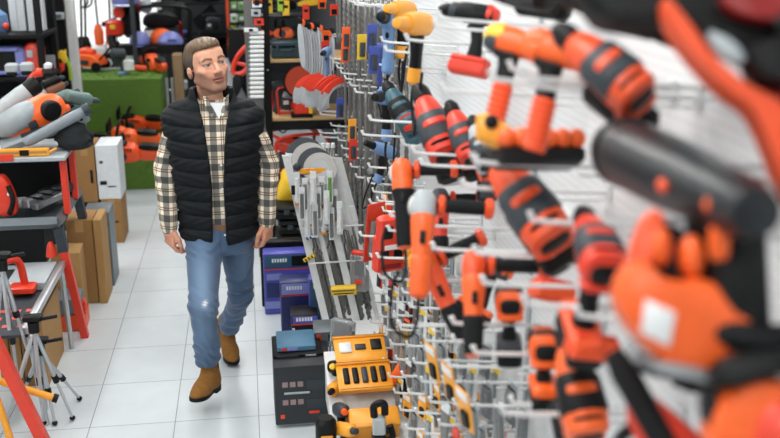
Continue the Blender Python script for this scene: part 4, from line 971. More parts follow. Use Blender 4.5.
# red plastic cases hanging in a column
for k, (px, py) in enumerate(((393, 232), (389, 252))):
    t = thing('bit_case', ('upper red plastic bit case with white card', 'lower red plastic bit case with two black windows')[k], 'case', P3(px, py, .56), fr((.92, .25, 0), (.05, -.1, 1)))
    B().box((0, 0, 0), (.14, .05, .15+.02*k), ch=.012).put('case', RED, t)
    for q in (-.03, .03): B().box((q, -.026, .01), (.038, .006, .055), ch=.002).put('window', BLACK, t)
    B().box((0, -.026, -.055), (.09, .005, .02), ch=.001).put('card', PAPER if k == 0 else DRED, t)
t = thing('blister_pack', 'tall red and clear blister pack left of the red cases', 'pack', P3(374, 232, .54), fr((.8, .5, 0), (.1, -.1, 1)))
B().box((0, 0, 0), (.10, .006, .28), ch=.001).put('card', RED, t); B().lz([(-.11, 0, -.012, .03, .016, 3), (.06, 0, -.012, .03, .016, 3)]).put('bubble', GLASSY, t)
for px, py in ((413, 262), (409, 256)):
    t = thing('plug_pack', 'yellow plug pack hanging between red case and orange grinder', 'pack', P3(px, py, .62), fr((.9, .3, 0), (0, -.1, 1)), 'yellow plug packs')
    B().plate([(-.02, -.03), (.02, -.03), (.022, .01), (.008, .035), (-.008, .035), (-.022, .01)], .024, .006, 2).put('body', AMBER, t); B().box((0, -.013, -.005), (.02, .003, .02)).put('label_plate', YELLOW, t)
# hooks for the tools
rng = random.Random(3)
for px, py in ((480, 36), (455, 48), (490, 28), (430, 58), (395, 10), (410, 48), (560, 82), (580, 92), (600, 100), (440, 152), (420, 126), (460, 160), (405, 140), (470, 172), (530, 196), (590, 232), (545, 262),
               (500, 256), (470, 232), (560, 292), (610, 314), (640, 328), (520, 330), (540, 360), (495, 372), (560, 412), (590, 420), (430, 222), (420, 262), (440, 236), (470, 285), (455, 330), (505, 348), (620, 92), (700, 232), (560, 172), (515, 100), (400, 70), (395, 172), (398, 208), (404, 240), (404, 262), (404, 274), (412, 283)):
    p = P3(px, py, WX-.004)
    if p.y < 6.3 and p.z > .15: hook(WX, P3(px, py, .66).y, P3(px, py, .66).z-.0, rng.uniform(1.25, 1.6))
# ---------------------------------------------------------------- long drill bits in rows
def bit_mesh(Lb, r):
    rings = []
    n = 10; st = int(Lb/.006)
    rings.append([(0.35*r*math.cos(2*PI*j/n), .35*r*math.sin(2*PI*j/n), -Lb) for j in range(n)])
    for i in range(st):
        z = -Lb+.01+(Lb-.07)*i/(st-1); a = -z*2*PI/.042*.6
        rings.append([((.62+.38*abs(math.cos((2*PI*j/n-a))))*r*math.cos(2*PI*j/n), (.62+.38*abs(math.cos((2*PI*j/n-a))))*r*math.sin(2*PI*j/n), z) for j in range(n)])
    for z, q in ((-.055, .9), (-.05, .75), (0, .75), (.003, .5)): rings.append([(q*r*math.cos(2*PI*j/n), q*r*math.sin(2*PI*j/n), z) for j in range(n)])
    return B().loft(rings).mesh('drill_bit', DSTEEL, 60)
BITS = [bit_mesh(.34, .010), bit_mesh(.40, .012), bit_mesh(.30, .008), bit_mesh(.44, .014)]
def bit(p, k, lab, group, R=None):
    o = bpy.data.objects.new('drill_bit', BITS[k]); COL.objects.link(o); place(o, p, R); return tag(o, lab, 'drill bit', group)
rng = random.Random(11)
rows = ((1.93, 'top'), (1.50, 'middle'), (1.06, 'lower'))
for z, nm in rows:
    for y in (4.78, 5.02, 5.26, 5.5, 5.74, 5.98, 6.22):
        hook(WX, y, z-.02, 1.3)
        for k in range(5):
            x = WX-.06-.052*k-rng.uniform(0, .008)
            bit((x, y+rng.uniform(-.012, .012), z+.01), rng.choice((0, 1, 1, 3, 2)), 'long grey steel drill bit hanging in the %s row of the wall panel' % nm, 'long drill bits in the %s row' % nm)
for px, py, m, lab in ((362, 47, YELLOW, 'narrow yellow tag pack among the hanging drill bits'), (346, 38, ORANGE, 'orange tag pack high among the drill bits'), (345, 52, ORANGE, 'orange tag pack below another one among the bits'), (372, 38, BLUE, 'blue pack hanging beside the upper drill bits'), (374, 60, BLUE, 'second blue pack, below the first, by the drill bits'), (340, 108, BLUE, 'small blue pack at the left edge of the drill bits'), (352, 130, AMBER, 'amber tag pack in the middle of the drill bits'), (353, 150, RED, 'red tag pack in the middle of the drill bits')):
    t = thing('tag_pack', lab, 'pack', at(px, py, X=.50), fr((.92, .2, 0), (0, -.1, 1)))
    B().box((0, 0, 0), (.042, .004, .11), ch=.001).put('card', m, t); B().lz([(-.04, 0, -.008, .012, .009, 3), (.02, 0, -.008, .012, .009, 3)]).put('bubble', GREY, t)
# ---------------------------------------------------------------- saw-blade packs and red-tipped fans hung beyond the bits
rng = random.Random(5)
for k in range(12):
    px = 300+2.9*k; y = 6.30; p = at(px, 22+rng.uniform(-2, 4)+1.2*k, Y=y)
    t = thing('blade_pack', 'long grey sabre-saw blade pack hanging in the bunch near the rack', 'blade pack', p, fr((.75, -.6, 0), (-.18+.03*k, .0, 1)), 'grey blade packs hanging near the rack')
    B().plate([(-.018, 0), (.018, 0), (.026, -.14), (.022, -.27), (.0, -.30), (-.024, -.26), (-.026, -.12)], .010, .002, 1).put('blades', ALU if k % 3 else LGREY, t)
    B().plate([(-.02, .0), (.02, .0), (.016, .04), (-.016, .04)], .012, .002, 1).put('header', (BLACK, ORANGE, BLACK)[k % 3], t)
for k in range(11):
    p = at(300+2.9*k, 79+.5*k+rng.uniform(-2, 2), Y=6.15-.04*k)
    t = thing('curved_blade', 'curved grey saw blade with red tip in the fan by the rack', 'saw blade', p, fr((.9, -.35+.05*k, 0), (.12-.06*k+rng.uniform(-.1, .1), .0, 1)), 'red-tipped curved blades by the rack')
    o = arc((.10, 0, -.12), .15, 95, 195, 10); i_ = arc((.10, 0, -.12), .105, 195, 95, 10)
    B().plate([(q[0], q[2]) for q in o]+[(q[0], q[2]) for q in i_], .008, .001, 0).put('blade', ALU, t)
    o = arc((.10, 0, -.12), .154, 92, 152, 8); i_ = arc((.10, 0, -.12), .118, 152, 92, 8)
    B().plate([(q[0], q[2]) for q in o]+[(q[0], q[2]) for q in i_], .011, .001, 0).put('tip', RED, t)
for px, py, m, lab in ((334, 10, RED, 'orange-red card pack at the top, left of drill bits'), (322, 3, ORANGE, 'orange header card at the top by the blade packs'), (326, 36, ORANGE, 'orange clip pack on the hooks by the blade packs'), (325, 47, RED, 'red clip hanging on the blue tool by the bits')):
    t = thing('card_pack', lab, 'pack', at(px, py, Y=6.1), fr((.95, .1, 0), (0, -.1, 1))); B().box((0, 0, 0), (.05, .005, .07), ch=.001).put('card', m, t); B().box((0, -.006, -.01), (.03, .008, .03)).put('contents', BLACK, t)
heatgun('small pale blue grinder hanging between blade packs and drill bits', at(326, 52, Y=6.0), fr((-.3, -.9, 0), (0, -.1, 1)), LBLUE, LBLUE, nose=BLACK, scale=.72, name='die_grinder')
for z in (1.62, 1.3, 1.1, .95, .80):
    for y in (6.3, 6.45): hook(WX, y, z, 1.55)
# ---------------------------------------------------------------- small packs on the lower hooks
rng = random.Random(21)
def pack_proto(kind):
    t = thing('hanging_pack', 'x', 'pack')
    if kind == 'amber':
        B().box((0, 0, -.06), (.07, .005, .125), ch=.001).put('card', AMBER, t); B().box((.005, -.006, -.085), (.034, .012, .05), ch=.004).put('bubble', BLACK, t); B().box((0, -.004, -.015), (.06, .003, .022), ch=0).put('header', PAPER, t)
    elif kind == 'white':
        B().box((0, 0, -.06), (.06, .005, .12), ch=.001).put('card', PAPER, t); B().lz([(-.115, 0, -.010, .010, .010, 2), (-.03, 0, -.010, .010, .010, 2)]).put('steel_bit', STEEL, t); B().box((0, -.004, -.018), (.05, .003, .018), ch=0).put('header', YELLOW, t)
    elif kind == 'black':
        B().box((0, 0, -.065), (.055, .006, .13), ch=.001).put('card', BLACK, t); b = B()
        for q in (-.016, 0, .016): b.tube([(q, -.008, -.12), (q, -.008, -.03)], .0045, 6)
        b.put('bits', BRASS, t); B().box((0, -.004, -.012), (.045, .003, .016), ch=0).put('header', ORANGE, t)
    elif kind == 'clear':
        B().box((0, 0, -.07), (.06, .014, .13), ch=.005).put('bubble', GLASSY, t); B().box((0, .008, -.06), (.066, .003, .14), ch=0).put('card', LGREY, t); B().lz([(-.11, 0, 0, .006, .004, 2), (-.04, 0, 0, .006, .004, 2)]).put('contents', DSTEEL, t)
    elif kind == 'red':
        B().box((0, 0, -.08), (.045, .006, .16), ch=.001).put('card', RED, t); B().lz([(-.15, 0, -.008, .012, .008, 3), (-.04, 0, -.008, .012, .008, 3)]).put('bubble', GREY, t)
    elif kind == 'steel':
        B().plate([(-.022, 0), (.022, 0), (.02, -.13), (0, -.15), (-.02, -.13)], .006, .001, 1).put('blade', DSTEEL, t); B().box((0, 0, -.01), (.05, .009, .03), ch=.001).put('header', PAPER, t)
    return t
PK = {}; LAB = {'amber': 'amber card pack with a black window on the lower hooks', 'white': 'white card pack holding a steel bit on the lower hooks', 'black': 'black card pack of brass bits on the lower hooks',
                'clear': 'clear blister pack hanging on the lower hooks', 'red': 'narrow red card pack on the lower hooks', 'steel': 'grey steel blade hanging on the lower hooks'}
def pack(kind, p, R, s=1):
    g = kind+' packs on the lower hooks'
    if kind not in PK:
        t = PK[kind] = pack_proto(kind); place(t, p, R, s); t['label'] = LAB[kind]; t['group'] = g
    else: t = dup(PK[kind], p, R, LAB[kind], g, s)
    return t
kinds = ['amber', 'clear', 'white', 'black', 'steel', 'clear', 'steel', 'white', 'clear', 'white', 'amber', 'black', 'amber', 'clear', 'red', 'steel']
def hang_row(y0, y1, zs, step=.155, deep=(.04, .12, .20)):
    for zi, z in enumerate(zs):
        n = int((y1-y0)/step)
        for i in range(n):
            y = y0+step*i+.05*(zi % 2); hook(WX, y, z, 1.15); kd = rng.choice(kinds)
            for dx in deep:
                kk = kd if rng.random() < .8 else rng.choice(kinds)
                pack(kk, (WX-.03-dx, y+rng.uniform(-.01, .01), z-.004+.1*dx), fr((rng.uniform(-.15, .25)+.22, -1, 0), (rng.uniform(-.06, .06), rng.uniform(-.05, .05), 1)), rng.uniform(.8, 1.05))
hang_row(2.55, 4.75, (.88, .70, .52, .34), .16)
hang_row(3.55, 4.75, (1.06,), .17)
for (px, py) in ((430, 346), (447, 366), (462, 390)):
    pack('amber', at(px, py, X=.56), fr((.28, -.95, 0), (-.18, .0, 1)), 1.05)
# ================================================================ plinth, boxes and cases along the foot of the wall
pl = B(); pl.box((.598, 4.18, .07), (.506, 2.4, .14), ch=.006); pl.box((.62, 5.85, .07), (.46, 1.0, .14), ch=.006)
tag(pl.put('display_plinth', WMETAL), 'low white display plinth along the foot of the wall panel', 'plinth')
# leaning white rack with chutes that hold long bits and packs
rb = at(322, 338, Y=4.95); ln = Vector((-.205, .10, 1)).normalized()           # the rack leans to the aisle
rk = thing('display_rack', 'white leaning rack whose sloping rails hold long drill bits', 'rack', (0, 0, 0))
R0 = Vector((.395, 4.95, .14))
def rp(u, h, d=0): return R0+Vector((u, .05*u, 0))+ln*h+Vector((0, d, 0))
for k, u in enumerate((0, .085, .17, .29)):
    w = .040 if k in (0, 2) else .026
    B().loft([[rp(u-w/2, 0), rp(u+w/2, 0), rp(u+w/2, 0, .02), rp(u-w/2, 0, .02)], [rp(u-w/2, 1.02-.1*k), rp(u+w/2, 1.02-.1*k), rp(u+w/2, 1.02-.1*k, .02), rp(u-w/2, 1.02-.1*k, .02)]]).put('rail', WMETAL, rk)
B().loft([[rp(-.0, .45, .06), rp(.32, .45, .06), rp(.32, .45, .07), rp(-.0, .45, .07)], [rp(-.0, 1.02, .06), rp(.30, .98, .06), rp(.30, .98, .07), rp(-.0, 1.02, .07)]]).put('back_panel', WMETAL, rk)
B().loft([[rp(-.02, -.0, -.06), rp(.33, -.0, -.06), rp(.33, -.0, .08), rp(-.02, -.0, .08)], [rp(-.02, .02, -.06), rp(.33, .02, -.06), rp(.33, .02, .08), rp(-.02, .02, .08)]]).put('foot_tray', WMETAL, rk)
for hgt in (.42, .62): B().tube([rp(-.01, hgt, -.03), rp(.33, hgt, -.03)], .005, 6).put('cross_wire', WMETAL, rk)
rng = random.Random(4)
for k in range(16):
    u = (.030+.0125*(k % 4)) if k < 4 else (.105+.012*(k % 5)) if k < 9 else (.195+.013*(k % 7)); h = rng.uniform(.40, .56)
    top = rp(u, .05+h+.0, .012+.006*(k % 3))
    bit(top, rng.choice((1, 3, 3)), 'long drill bit standing between the rails of the white rack', 'drill bits standing in the white rack', fr(ln.cross(Vector((0, 1, 0))), ln))
for k, (px, py) in enumerate(((309, 258), (312, 236), (304, 215), (330, 234), (340, 232), (322, 206))):
    t = thing('tag_clip', ('yellow barred tag clip at the top of the standing bits', 'blue and white tag clip over the standing bits', 'small amber cap on a white pack in the rack', 'yellow tag clip right of the standing bits', 'second yellow clip, further right in the rack', 'amber cap of a white pack, right side of rack')[k], 'tag', at(px, py, Y=4.98), fr((.8, -.2, .5 if k < 2 else .1), (-.3, 0, 1)))
    mm = (YELLOW, BLUE, AMBER, YELLOW, YELLOW, AMBER)[k]
    B().box((0, 0, 0), (.07 if k < 2 else .03, .01, .022), ch=.003).put('tag_plate', mm, t)
    for q in (-.02, .0, .02): B().box((q*(1 if k < 2 else .4), -.006, 0), (.006, .003, .018), ch=0).put('stripe', BLACK if k != 1 else WHITE, t)
rng = random.Random(8)
for k in range(15):
    px = 297+ (k % 5)*8.2+(k//5)*5; py = 190+(k//5)*15+rng.uniform(-4, 4); p = at(px, py, Y=5.0-.03*(k % 3))
    t = thing('rack_pack', 'long white and clear pack in the upper part of the white rack', 'pack', p, fr((.95, -.1, 0), tuple(ln)), 'white packs in the leaning rack')
    B().box((0, 0, .0), (.032, .006, .17), ch=.001).put('card', PAPER, t); B().lz([(-.08, 0, -.008, .010, .008, 2.2), (.05, 0, -.008, .010, .008, 2.2)]).put('tube', GLASSY if k % 2 else GREEN if k == 4 else WHITE, t)
    B().box((0, -.005, -.085), (.03, .004, .02), ch=0).put('cap', AMBER if k % 3 == 0 else WHITE, t)
for k in range(4):
    p = at(305+5*k, 157+4*k, Y=5.12-.03*k); t = thing('saw_disc', 'dark round saw disc standing at the top of the white rack', 'saw disc', p, fr((1, -.1, 0), (0, .4, 1)), 'round saw discs on the white rack')
    B(Matrix.Rotation(PI/2, 4, 'X')).lathe([(.02, -.002), (.108-.006*k, -.002), (.108-.006*k, .002), (.02, .002)], 30).put('disc', DSTEEL if k % 2 else GREY, t)
    B(Matrix.Rotation(PI/2, 4, 'X')).lathe([(.008, .001), (.05, .002), (.05, .004), (.008, .004)], 24).put('label_disc', LGREY if k == 3 else BLACK, t)
t = thing('label_strip', 'orange label strip across the white rack under the discs', 'label', at(312, 171, Y=5.02), fr((1, .05, 0), tuple(ln))); B().box((0, 0, 0), (.15, .006, .03), ch=.002).put('strip', AMBER, t)
for k, (px, py) in enumerate(((297, 167), (296, 190))):
    t = thing('holder_ring', ('dark oval fitting on the upper left rail of the white rack', 'black printed block on the left rail of the white rack')[k], 'fitting', at(px, py, Y=5.0), fr((1, .05, 0), tuple(ln)))
    (B().ell((0, 0, 0), (.022, .012, .022)) if k == 0 else B().box((0, 0, 0), (.05, .012, .05))).put('body', GREY if k == 0 else BLACK, t)
for k in range(4):
    p = at(318+5*k, 158, Y=5.25); t = thing('clear_tube_pack', 'clear tube pack hanging above the white rack', 'pack', p, fr((.95, -.1, 0), (0, 0, 1)), 'clear tube packs above the white rack')
    B().lz([(-.09, 0, 0, .012, .012, 2.2), (.06, 0, 0, .012, .012, 2.2)]).put('tube', GLASSY, t); B().lz([(.06, 0, 0, .013, .013, 2.2), (.085, 0, 0, .011, .011, 2.2)]).put('cap', WHITE, t)
# blue tool cases standing in front of the plinth
def bluecase(lab, c, size, face, rot=0, extra=None):
    t = thing('tool_case', lab, 'tool case', c, Matrix.Rotation(rot, 4, 'Z')); x, y, z = size
    B().box((0, 0, z/2), size, ch=.006).put('box', face[0], t)
    B().box((0, -y/2-.001, z*.86), (x*.94, .004, z*.2), ch=.001).put('title_band', face[1], t)
    b = B()
    for k in range(6): b.box((-x*.30+.016*k, -y/2-.004, z*.885), (.011, .002, .022), ch=0)
    b.put('printed_word', PAPER, t)
    B().box((-x*.02, -y/2-.001, z*.74), (x*.94, .004, .006), ch=0).put('red_line', RED, t)
    if extra: extra(t, x, y, z)
    return t
VIO = mat('violet_blue_print', (74, 78, 168), .4); NAVY = mat('navy_print', (34, 44, 98), .4); PETROL = mat('petrol_print', (40, 82, 112), .45)
def ex1(t, x, y, z):
    B().box((x*.28, -y/2-.003, z*.87), (x*.36, .004, z*.17), ch=.001).put('photo_panel', BLACK, t)
    B().box((-x*.30, -y/2-.002, z*.40), (x*.30, .004, z*.24), ch=.001).put('tool_picture', NAVY, t); B().box((-x*.28, -y/2-.002, z*.62), (x*.32, .004, z*.10), ch=.001).put('light_panel', PERI, t); B().box((-x*.3, -y/2-.002, z*.16), (x*.36, .004, z*.12), ch=.001).put('light_panel', PERI, t)
bluecase('large blue tool case with petrol title band, standing at the back of three', (.20, 5.68, 0), (.29, .12, .40), (VIO, PETROL), 0, ex1)
carton('tool_box_sleeve', 'black flat case behind the largest blue tool case', (.20, 5.80, 0), (.32, .08, .43), BLACK, tape=None, cat='tool case')
bluecase('middle blue tool case with pale top band', (.245, 5.36, 0), (.20, .14, .33), (NAVY, PERI), 0, None)
bluecase('small black and blue tool case, nearest of the blue ones', (.27, 5.12, 0), (.15, .16, .22), (BLACK, VIO), 0, lambda t, x, y, z: [B().box((x*.05, -y/2-.002, z*.40), (x*.6, .004, .05), ch=0).put('white_label', PAPER, t), B().box((-x*.44, -y/2-.003, z*.35), (.014, .004, z*.6), ch=0).put('spine_label', PAPER, t)])
bluecase('petrol green and violet card box leaning on the white rack foot', (.375, 5.2, 0), (.14, .10, .39), (VIO, PETROL), 0, lambda t, x, y, z: B().box((0, -y/2-.002, z*.66), (x*.96, .004, z*.55), ch=0).put('petrol_panel', PETROL, t))
# flat blue and grey boxes lying on the black one
carton('flat_tool_box', 'flat petrol blue box lying on top of the black carton', (.185, 4.37, .344), (.185, .20, .028), mat('steel_blue_print', (74, 120, 150), .5), tape=None, marks=((-.02, .014, .05, .016, PERI), (-.06, .014, .025, .012, RED)))
carton('flat_tool_box', 'flat black box under the petrol blue one', (.19, 4.36, .326), (.24, .24, .017), BLACK, tape=None, marks=((-.05, .009, .10, .010, GREY), (.06, .009, .05, .008, LGREY)))
carton('flat_tool_box', 'grey machine box beside the clear upright pack', (.385, 4.50, .29), (.20, .16, .085), MGREY, tape=None, marks=((-.08, .05, .02, .04, RED), (.0, .05, .07, .035, BLACK)))
B_ = carton('tool_carton', 'black carton with two printed saw pictures facing the aisle', (.205, 4.30, .02), (.27, .30, .305), mat('black_print', (38, 42, 46), .5, var=.05), tape=None, marks=((.06, .205, .085, .05, GREY), (.06, .105, .085, .05, GREY), (-.03, .165, .12, .010, LGREY), (-.10, .045, .02, .02, DORANGE), (.05, .06, .05, .012, RED)))
for w in (.21, .118):
    for k in range(3): B().box((-.085+.036*k, -.151, w), (.026, .003, .026), ch=0).put('printed_icon', mat('pinkish_print', (150, 128, 128), .6), B_)
tag(B().box((.20, 4.32, .01), (.24, .28, .02), ch=.002).put('plinth_foot', WMETAL), 'white foot panel under the black printed carton', 'panel')
# open amber bit case on a white stand
p = (.478, 3.98, 0)
t = thing('white_stand', 'white slanted counter stand under the open amber case', 'stand', (.47, 4.05, .14))
B().loft([[(-.16, -.20, 0), (.14, -.20, 0), (.14, .16, 0), (-.16, .16, 0)], [(-.16, -.20, .045), (.14, -.20, .045), (.14, .16, .22), (-.16, .16, .22)]]).put('body', WMETAL, t)
Rk = fr((1, .02, 0), (0, -.42, .9))
t = thing('bit_case', 'open amber plastic bit case with black bits, on a white stand', 'case', (.475, 4.04, .352), Rk)
B().box((0, -.075, .012), (.25, .15, .024), ch=.008).put('case_bottom', AMBER, t); l_ = B().box((0, .085, .018), (.24, .14, .024), ch=.008).put('lid', AMBER, t)
for k in range(5): B().box((-.085+.042*k, -.075, .030), (.026, .085, .02), ch=.004).put('bit_holder', BLACK if k != 2 else GREY, t)
B().box((-.07, .09, .034), (.055, .06, .012), ch=.003).put('card', PAPER, l_); B().box((.0, .09, .034), (.05, .03, .014), ch=.003).put('bit_row', GREY, l_); B().box((.075, .10, .034), (.05, .06, .014), ch=.003).put('bit_row', BLACK, l_)
for y in (-.155, .0, .16): B().box((0, y, .022), (.25, .012, .030), ch=.004).put('rim', AMBER, t)
t = thing('bit_case', 'closed amber case with grey drill picture below the open one', 'case', (.49, 3.80, .14), Rk)
B().box((0, 0, .06), (.22, .10, .13), ch=.008).put('body', AMBER, t); B().box((.03, -.052, .08), (.07, .004, .05), ch=0).put('printed_picture', GREY, t); B().tube(curve([(.06, -.055, .12), (.075, -.075, .06), (.06, -.06, .02)]), .014, 8).put('handle', BLACK, t)
# clear upright pack and grey flat case behind
t = thing('clear_case', 'upright clear plastic case leaning beside the amber one', 'case', at(341, 355, Y=4.30), fr((.75, -.6, 0), (.25, .0, 1)), None, .85); B().box((0, 0, .10), (.15, .05, .22), ch=.010).put('shell', GLASSY, t); B().box((0, .0, .10), (.11, .02, .17), ch=.004).put('insert', LGREY, t)
t = thing('clear_case', 'clear plastic case with red lid left of the red cases', 'case', (.56, 4.86, .52), fr((.85, -.4, 0), (.0, .0, 1)), None, .8); B().box((0, 0, .0), (.12, .05, .26), ch=.008).put('shell', GLASSY, t); B().box((0, 0, .14), (.10, .05, .03), ch=.006).put('lid', RED, t); B().box((0, .0, .03), (.06, .03, .10), ch=.004).put('contents', BLACK, t); B().box((0, -.02, -.06), (.05, .02, .03), ch=.002).put('contents_red', RED, t)
t = thing('yellow_box', 'long yellow box lying across the foot of the white rack', 'box', at(344, 290, Y=4.85), fr((1, -.25, .1), (0, -.3, 1)), None, .72); B().box((0, 0, 0), (.19, .05, .062), ch=.003).put('body', YELLOW, t); B().box((.0, -.026, .012), (.17, .003, .012), ch=0).put('stripe', mat('olive_print', (120, 108, 50), .6), t); B().box((.0, -.026, -.014), (.15, .003, .008), ch=0).put('stripe', BLACK, t)
t = carton('flat_tool_box', 'grey flat case with pale lid between clear pack and amber case', at(363, 357, Y=4.28), (.15, .13, .09), mat('warm_grey_print', (150, 146, 140), .6), tape=None, marks=((0, .05, .10, .03, LGREY),))
tag(B().box((.50, 4.50, .215), (.34, .5, .15), ch=.005).put('riser_block', WMETAL), 'white riser block behind the amber case', 'block')
# dark and amber tools at the very front
def smalltool(lab, p, R, m1, m2, s=1):
    t = thing('hand_tool', lab, 'hand tool', p, R, None, s)
    B().lx([(-.07, 0, 0, .02, .02, 2.4), (-.06, 0, 0, .03, .03, 2.6), (.04, 0, 0, .03, .03, 2.6), (.06, 0, 0, .018, .018, 2.2)]).put('body', m1, t); B().latx([(.055, .016), (.09, .013), (.092, .006)]).put('nose', m2, t)
    B().lz([(-.11, -.02, 0, .022, .018, 2.4), (-.02, -.01, 0, .02, .018, 2.4)]).put('grip', BLACK, t); return t
smalltool('black and yellow tool low beside the black carton, upper', (.352, 4.10, .33), fr((-.2, -.8, .4), (0, .3, 1)), BLACK, YELLOW)
smalltool('amber and black tool below it, beside the white stand', (.345, 4.0, .27), fr((-.3, -.8, .2), (0, .3, 1)), AMBER, BLACK)
smalltool('grey tool with orange nose beside the closed amber case', (.355, 3.84, .24), fr((.1, -.8, .3), (0, .3, 1)), GREY, ORANGE)
smalltool('amber tool lying lowest in front of the white stand', (.36, 3.70, .22), fr((.4, -.8, .3), (0, .3, 1)), AMBER, GREY)
t = thing('tape_dispenser', 'silver and black gadget standing in front of the amber case', 'gadget', at(379, 425, Y=3.62), fr((1, -.1, 0), (0, 0, 1))); B().box((0, 0, 0), (.055, .05, .08), ch=.006).put('body', LGREY, t); B().tube(curve([(-.02, 0, .04), (-.02, 0, .09), (.02, 0, .10), (.025, 0, .05)]), .016, 8).put('handle', BLACK, t); B().box((0, 0, -.10), (.06, .055, .12), ch=.004).put('base', BLACK, t)
t = thing('canister', 'upright black canister with amber labels at the bottom edge', 'canister', at(326, 432, Y=3.72), None); B().lz([(-.20, 0, 0, .045, .045, 2.6), (.05, 0, 0, .045, .045, 2.6), (.07, 0, 0, .03, .03, 2.4)]).put('body', BLACK, t)
for q in (-.01, -.07): B().box((0, -.046, q), (.05, .004, .03), ch=0).put('label_plate', AMBER, t)
orange_t = smalltool('orange tool at the right end of the amber case', (.635, 3.93, .36), fr((.2, -.6, .8), (0, .5, 1)), ORANGE, BLACK)
# ================================================================ black rack with wooden shelves, and what stands on it
t = thing('shelf_rack', 'black metal rack with two pale wooden shelves behind the man', 'rack', (0, 7.3, 0)); YR = 7.3
for x in (.16, .82):
    for y in (-.06, .52): B().box((x, y, 1.05), (.045, .045, 2.1), ch=.004).put('post', BLACK, t)
for z in (1.36, .92, .42):
    s = B().box((.49, .23, z+.012), (.64, .60, .024), ch=.003).put('shelf_board', WOOD, t)
    B().box((.49, -.065, z-.035), (.62, .02, .07), ch=.003).put('front_beam', BLACK, s); B().box((.49, .525, z-.035), (.62, .02, .07), ch=.003).put('rear_beam', BLACK, s)
B().lathe([(.001, 0), (.008, 0), (.008, .004), (.001, .005)], 10, T(Vector((.16, -.083, 1.31))) @ Matrix.Rotation(PI/2, 4, 'X')).put('bolt', STEEL, t)
def sh(px, py, Y=7.42): return at(px, py, Y=Y)
chainsaw('small orange chainsaw on the top shelf of the black rack', (.30, 7.45, 1.52), fr((-1, .2, .0), (0, 0, 1)), ORANGE, BLACK, scale=.6)
toolbox('teal and black tool case on the top wooden shelf', (.31, 7.40, 1.385), (.24, .26, .13), mat('dark_teal', (34, 60, 68), .5), GREY)
chainsaw('dark chainsaw with yellow tag at the top of the rack', (.33, 7.55, 1.72), fr((1, .2, .1), (0, 0, 1)), BLACK, RED, scale=.6, cover=YELLOW)
tag(B().box((.30, 7.5, 1.685), (.34, .3, .02), ch=.003).put('upper_shelf', BLACK), 'black upper shelf plate of the rack carrying the dark chainsaw', 'shelf')
for k, (px, py, m) in enumerate(((269, 6, YELLOW), (286, 8, YELLOW), (281, 4, LIME), (306, 12, RED))):
    t = thing('tag_pack', ('yellow tag hanging beside the black rack post, at the top', 'yellow tag hanging on the dark chainsaw', 'lime tag between two yellow ones at the top of the rack', 'red tag at the top right of the rack')[k], 'tag', sh(px, py, 7.3), fr((1, 0, 0), (.05, 0, 1))); B().box((0, 0, 0), (.05, .006, .11), ch=.002).put('card', m, t); B().box((0, -.005, .01), (.03, .003, .02), ch=0).put('print', BLACK, t)
engine('small machine with red frame on the middle shelf', (.34, 7.45, .945), fr((1, .2, 0)), LGREY, RED, .62)
t = thing('disc_sander', 'red bench sander with a round rust-red disc on the wooden shelf', 'sander', (.405, 7.28, .945), fr((.0, -1, 0)))
B().box((-.02, 0, .10), (.09, .11, .20), ch=.012).put('stand', RED, t); B(fr((.0, .0, 1), (-1, 0, 0)) @ Matrix.Identity(4)).lathe([(.01, 0)], 4)
B().latx([(.02, .13), (.03, .135), (.045, .135), (.05, .13)], 32, T(Vector((0, .0, .27)))).put('disc_rim', BLACK, t); B().latx([(.048, .118), (.056, .118)], 32, T(Vector((0, .0, .27)))).put('sanding_disc', mat('rust_abrasive', (176, 64, 40), .9, bump=.4, scale=200), t); B().box((0, .07, .06), (.06, .03, .10), ch=.006).put('switch_box', YELLOW, t); B().box((-.02, 0, .012), (.16, .16, .024), ch=.004).put('foot', BLACK, t)
heatgun('grey bench motor left of the red sander', (.27, 7.40, 1.16), fr((1, -.1, 0), (0, 0, 1)), GREY, GREY, nose=STEEL, scale=1.0, name='bench_grinder')
engine('red generator under the lowest wooden shelf', (.36, 7.42, .445), fr((.95, .3, 0)), RED, RED, 1.0)
engine('red compressor standing low behind the man\'s elbow', (.33, 7.05, .28), fr((.6, .8, 0)), RED, DRED, .8, name='compressor')
t = thing('yellow_machine', 'yellow pressure washer on its side under the rack', 'machine', at(290, 185, Y=6.85), fr((.3, -.5, .8), (0, .5, .3))); B().lx([(-.14, 0, 0, .05, .06, 2.6), (-.10, 0, 0, .09, .10, 2.6), (.08, 0, 0, .09, .10, 2.6), (.14, 0, 0, .05, .06, 2.4)]).put('housing', YELLOW, t); B().box((0, -.09, .02), (.12, .02, .06), ch=.01).put('vent_panel', BLACK, t); B().tube(arc((0, 0, .08), .09, 0, 180, 12, 'xz'), .014, 8).put('handle', BLACK, t)
labs = ('grey tool case at the bottom of the stack beside the hand', 'black tool case with red print, second from the bottom', 'black tool case with orange label, third in the stack', 'black glossy tool case at the top of the stack')
for k in range(4):
    z = .105*k; t = toolbox(labs[k], (.385-.02*(k % 2), 6.72+.02*k, z), (.40, .34, .10), (GREY, BLACK, BLACK, BLACK)[k], (LGREY, BLACK, GREY, GREY)[k])
    B().box((.04, -.174, .055), (.14, .004, .03), ch=0).put('label_plate', (LGREY, DRED, DORANGE, DORANGE)[k], t)
carton('small_box', 'small pale box on the floor by the man\'s left hand', (.16, 6.62, 0), (.13, .15, .17), LGREY, tape=None, marks=((0, .09, .08, .05, WHITE),))
t = thing('bench_vice', 'red and black gadget standing behind the small pale box', 'gadget', (.085, 6.78, 0)); B().box((0, 0, .05), (.09, .10, .10), ch=.01).put('base', BLACK, t); B().box((0, 0, .16), (.06, .07, .12), ch=.012).put('jaw', RED, t)
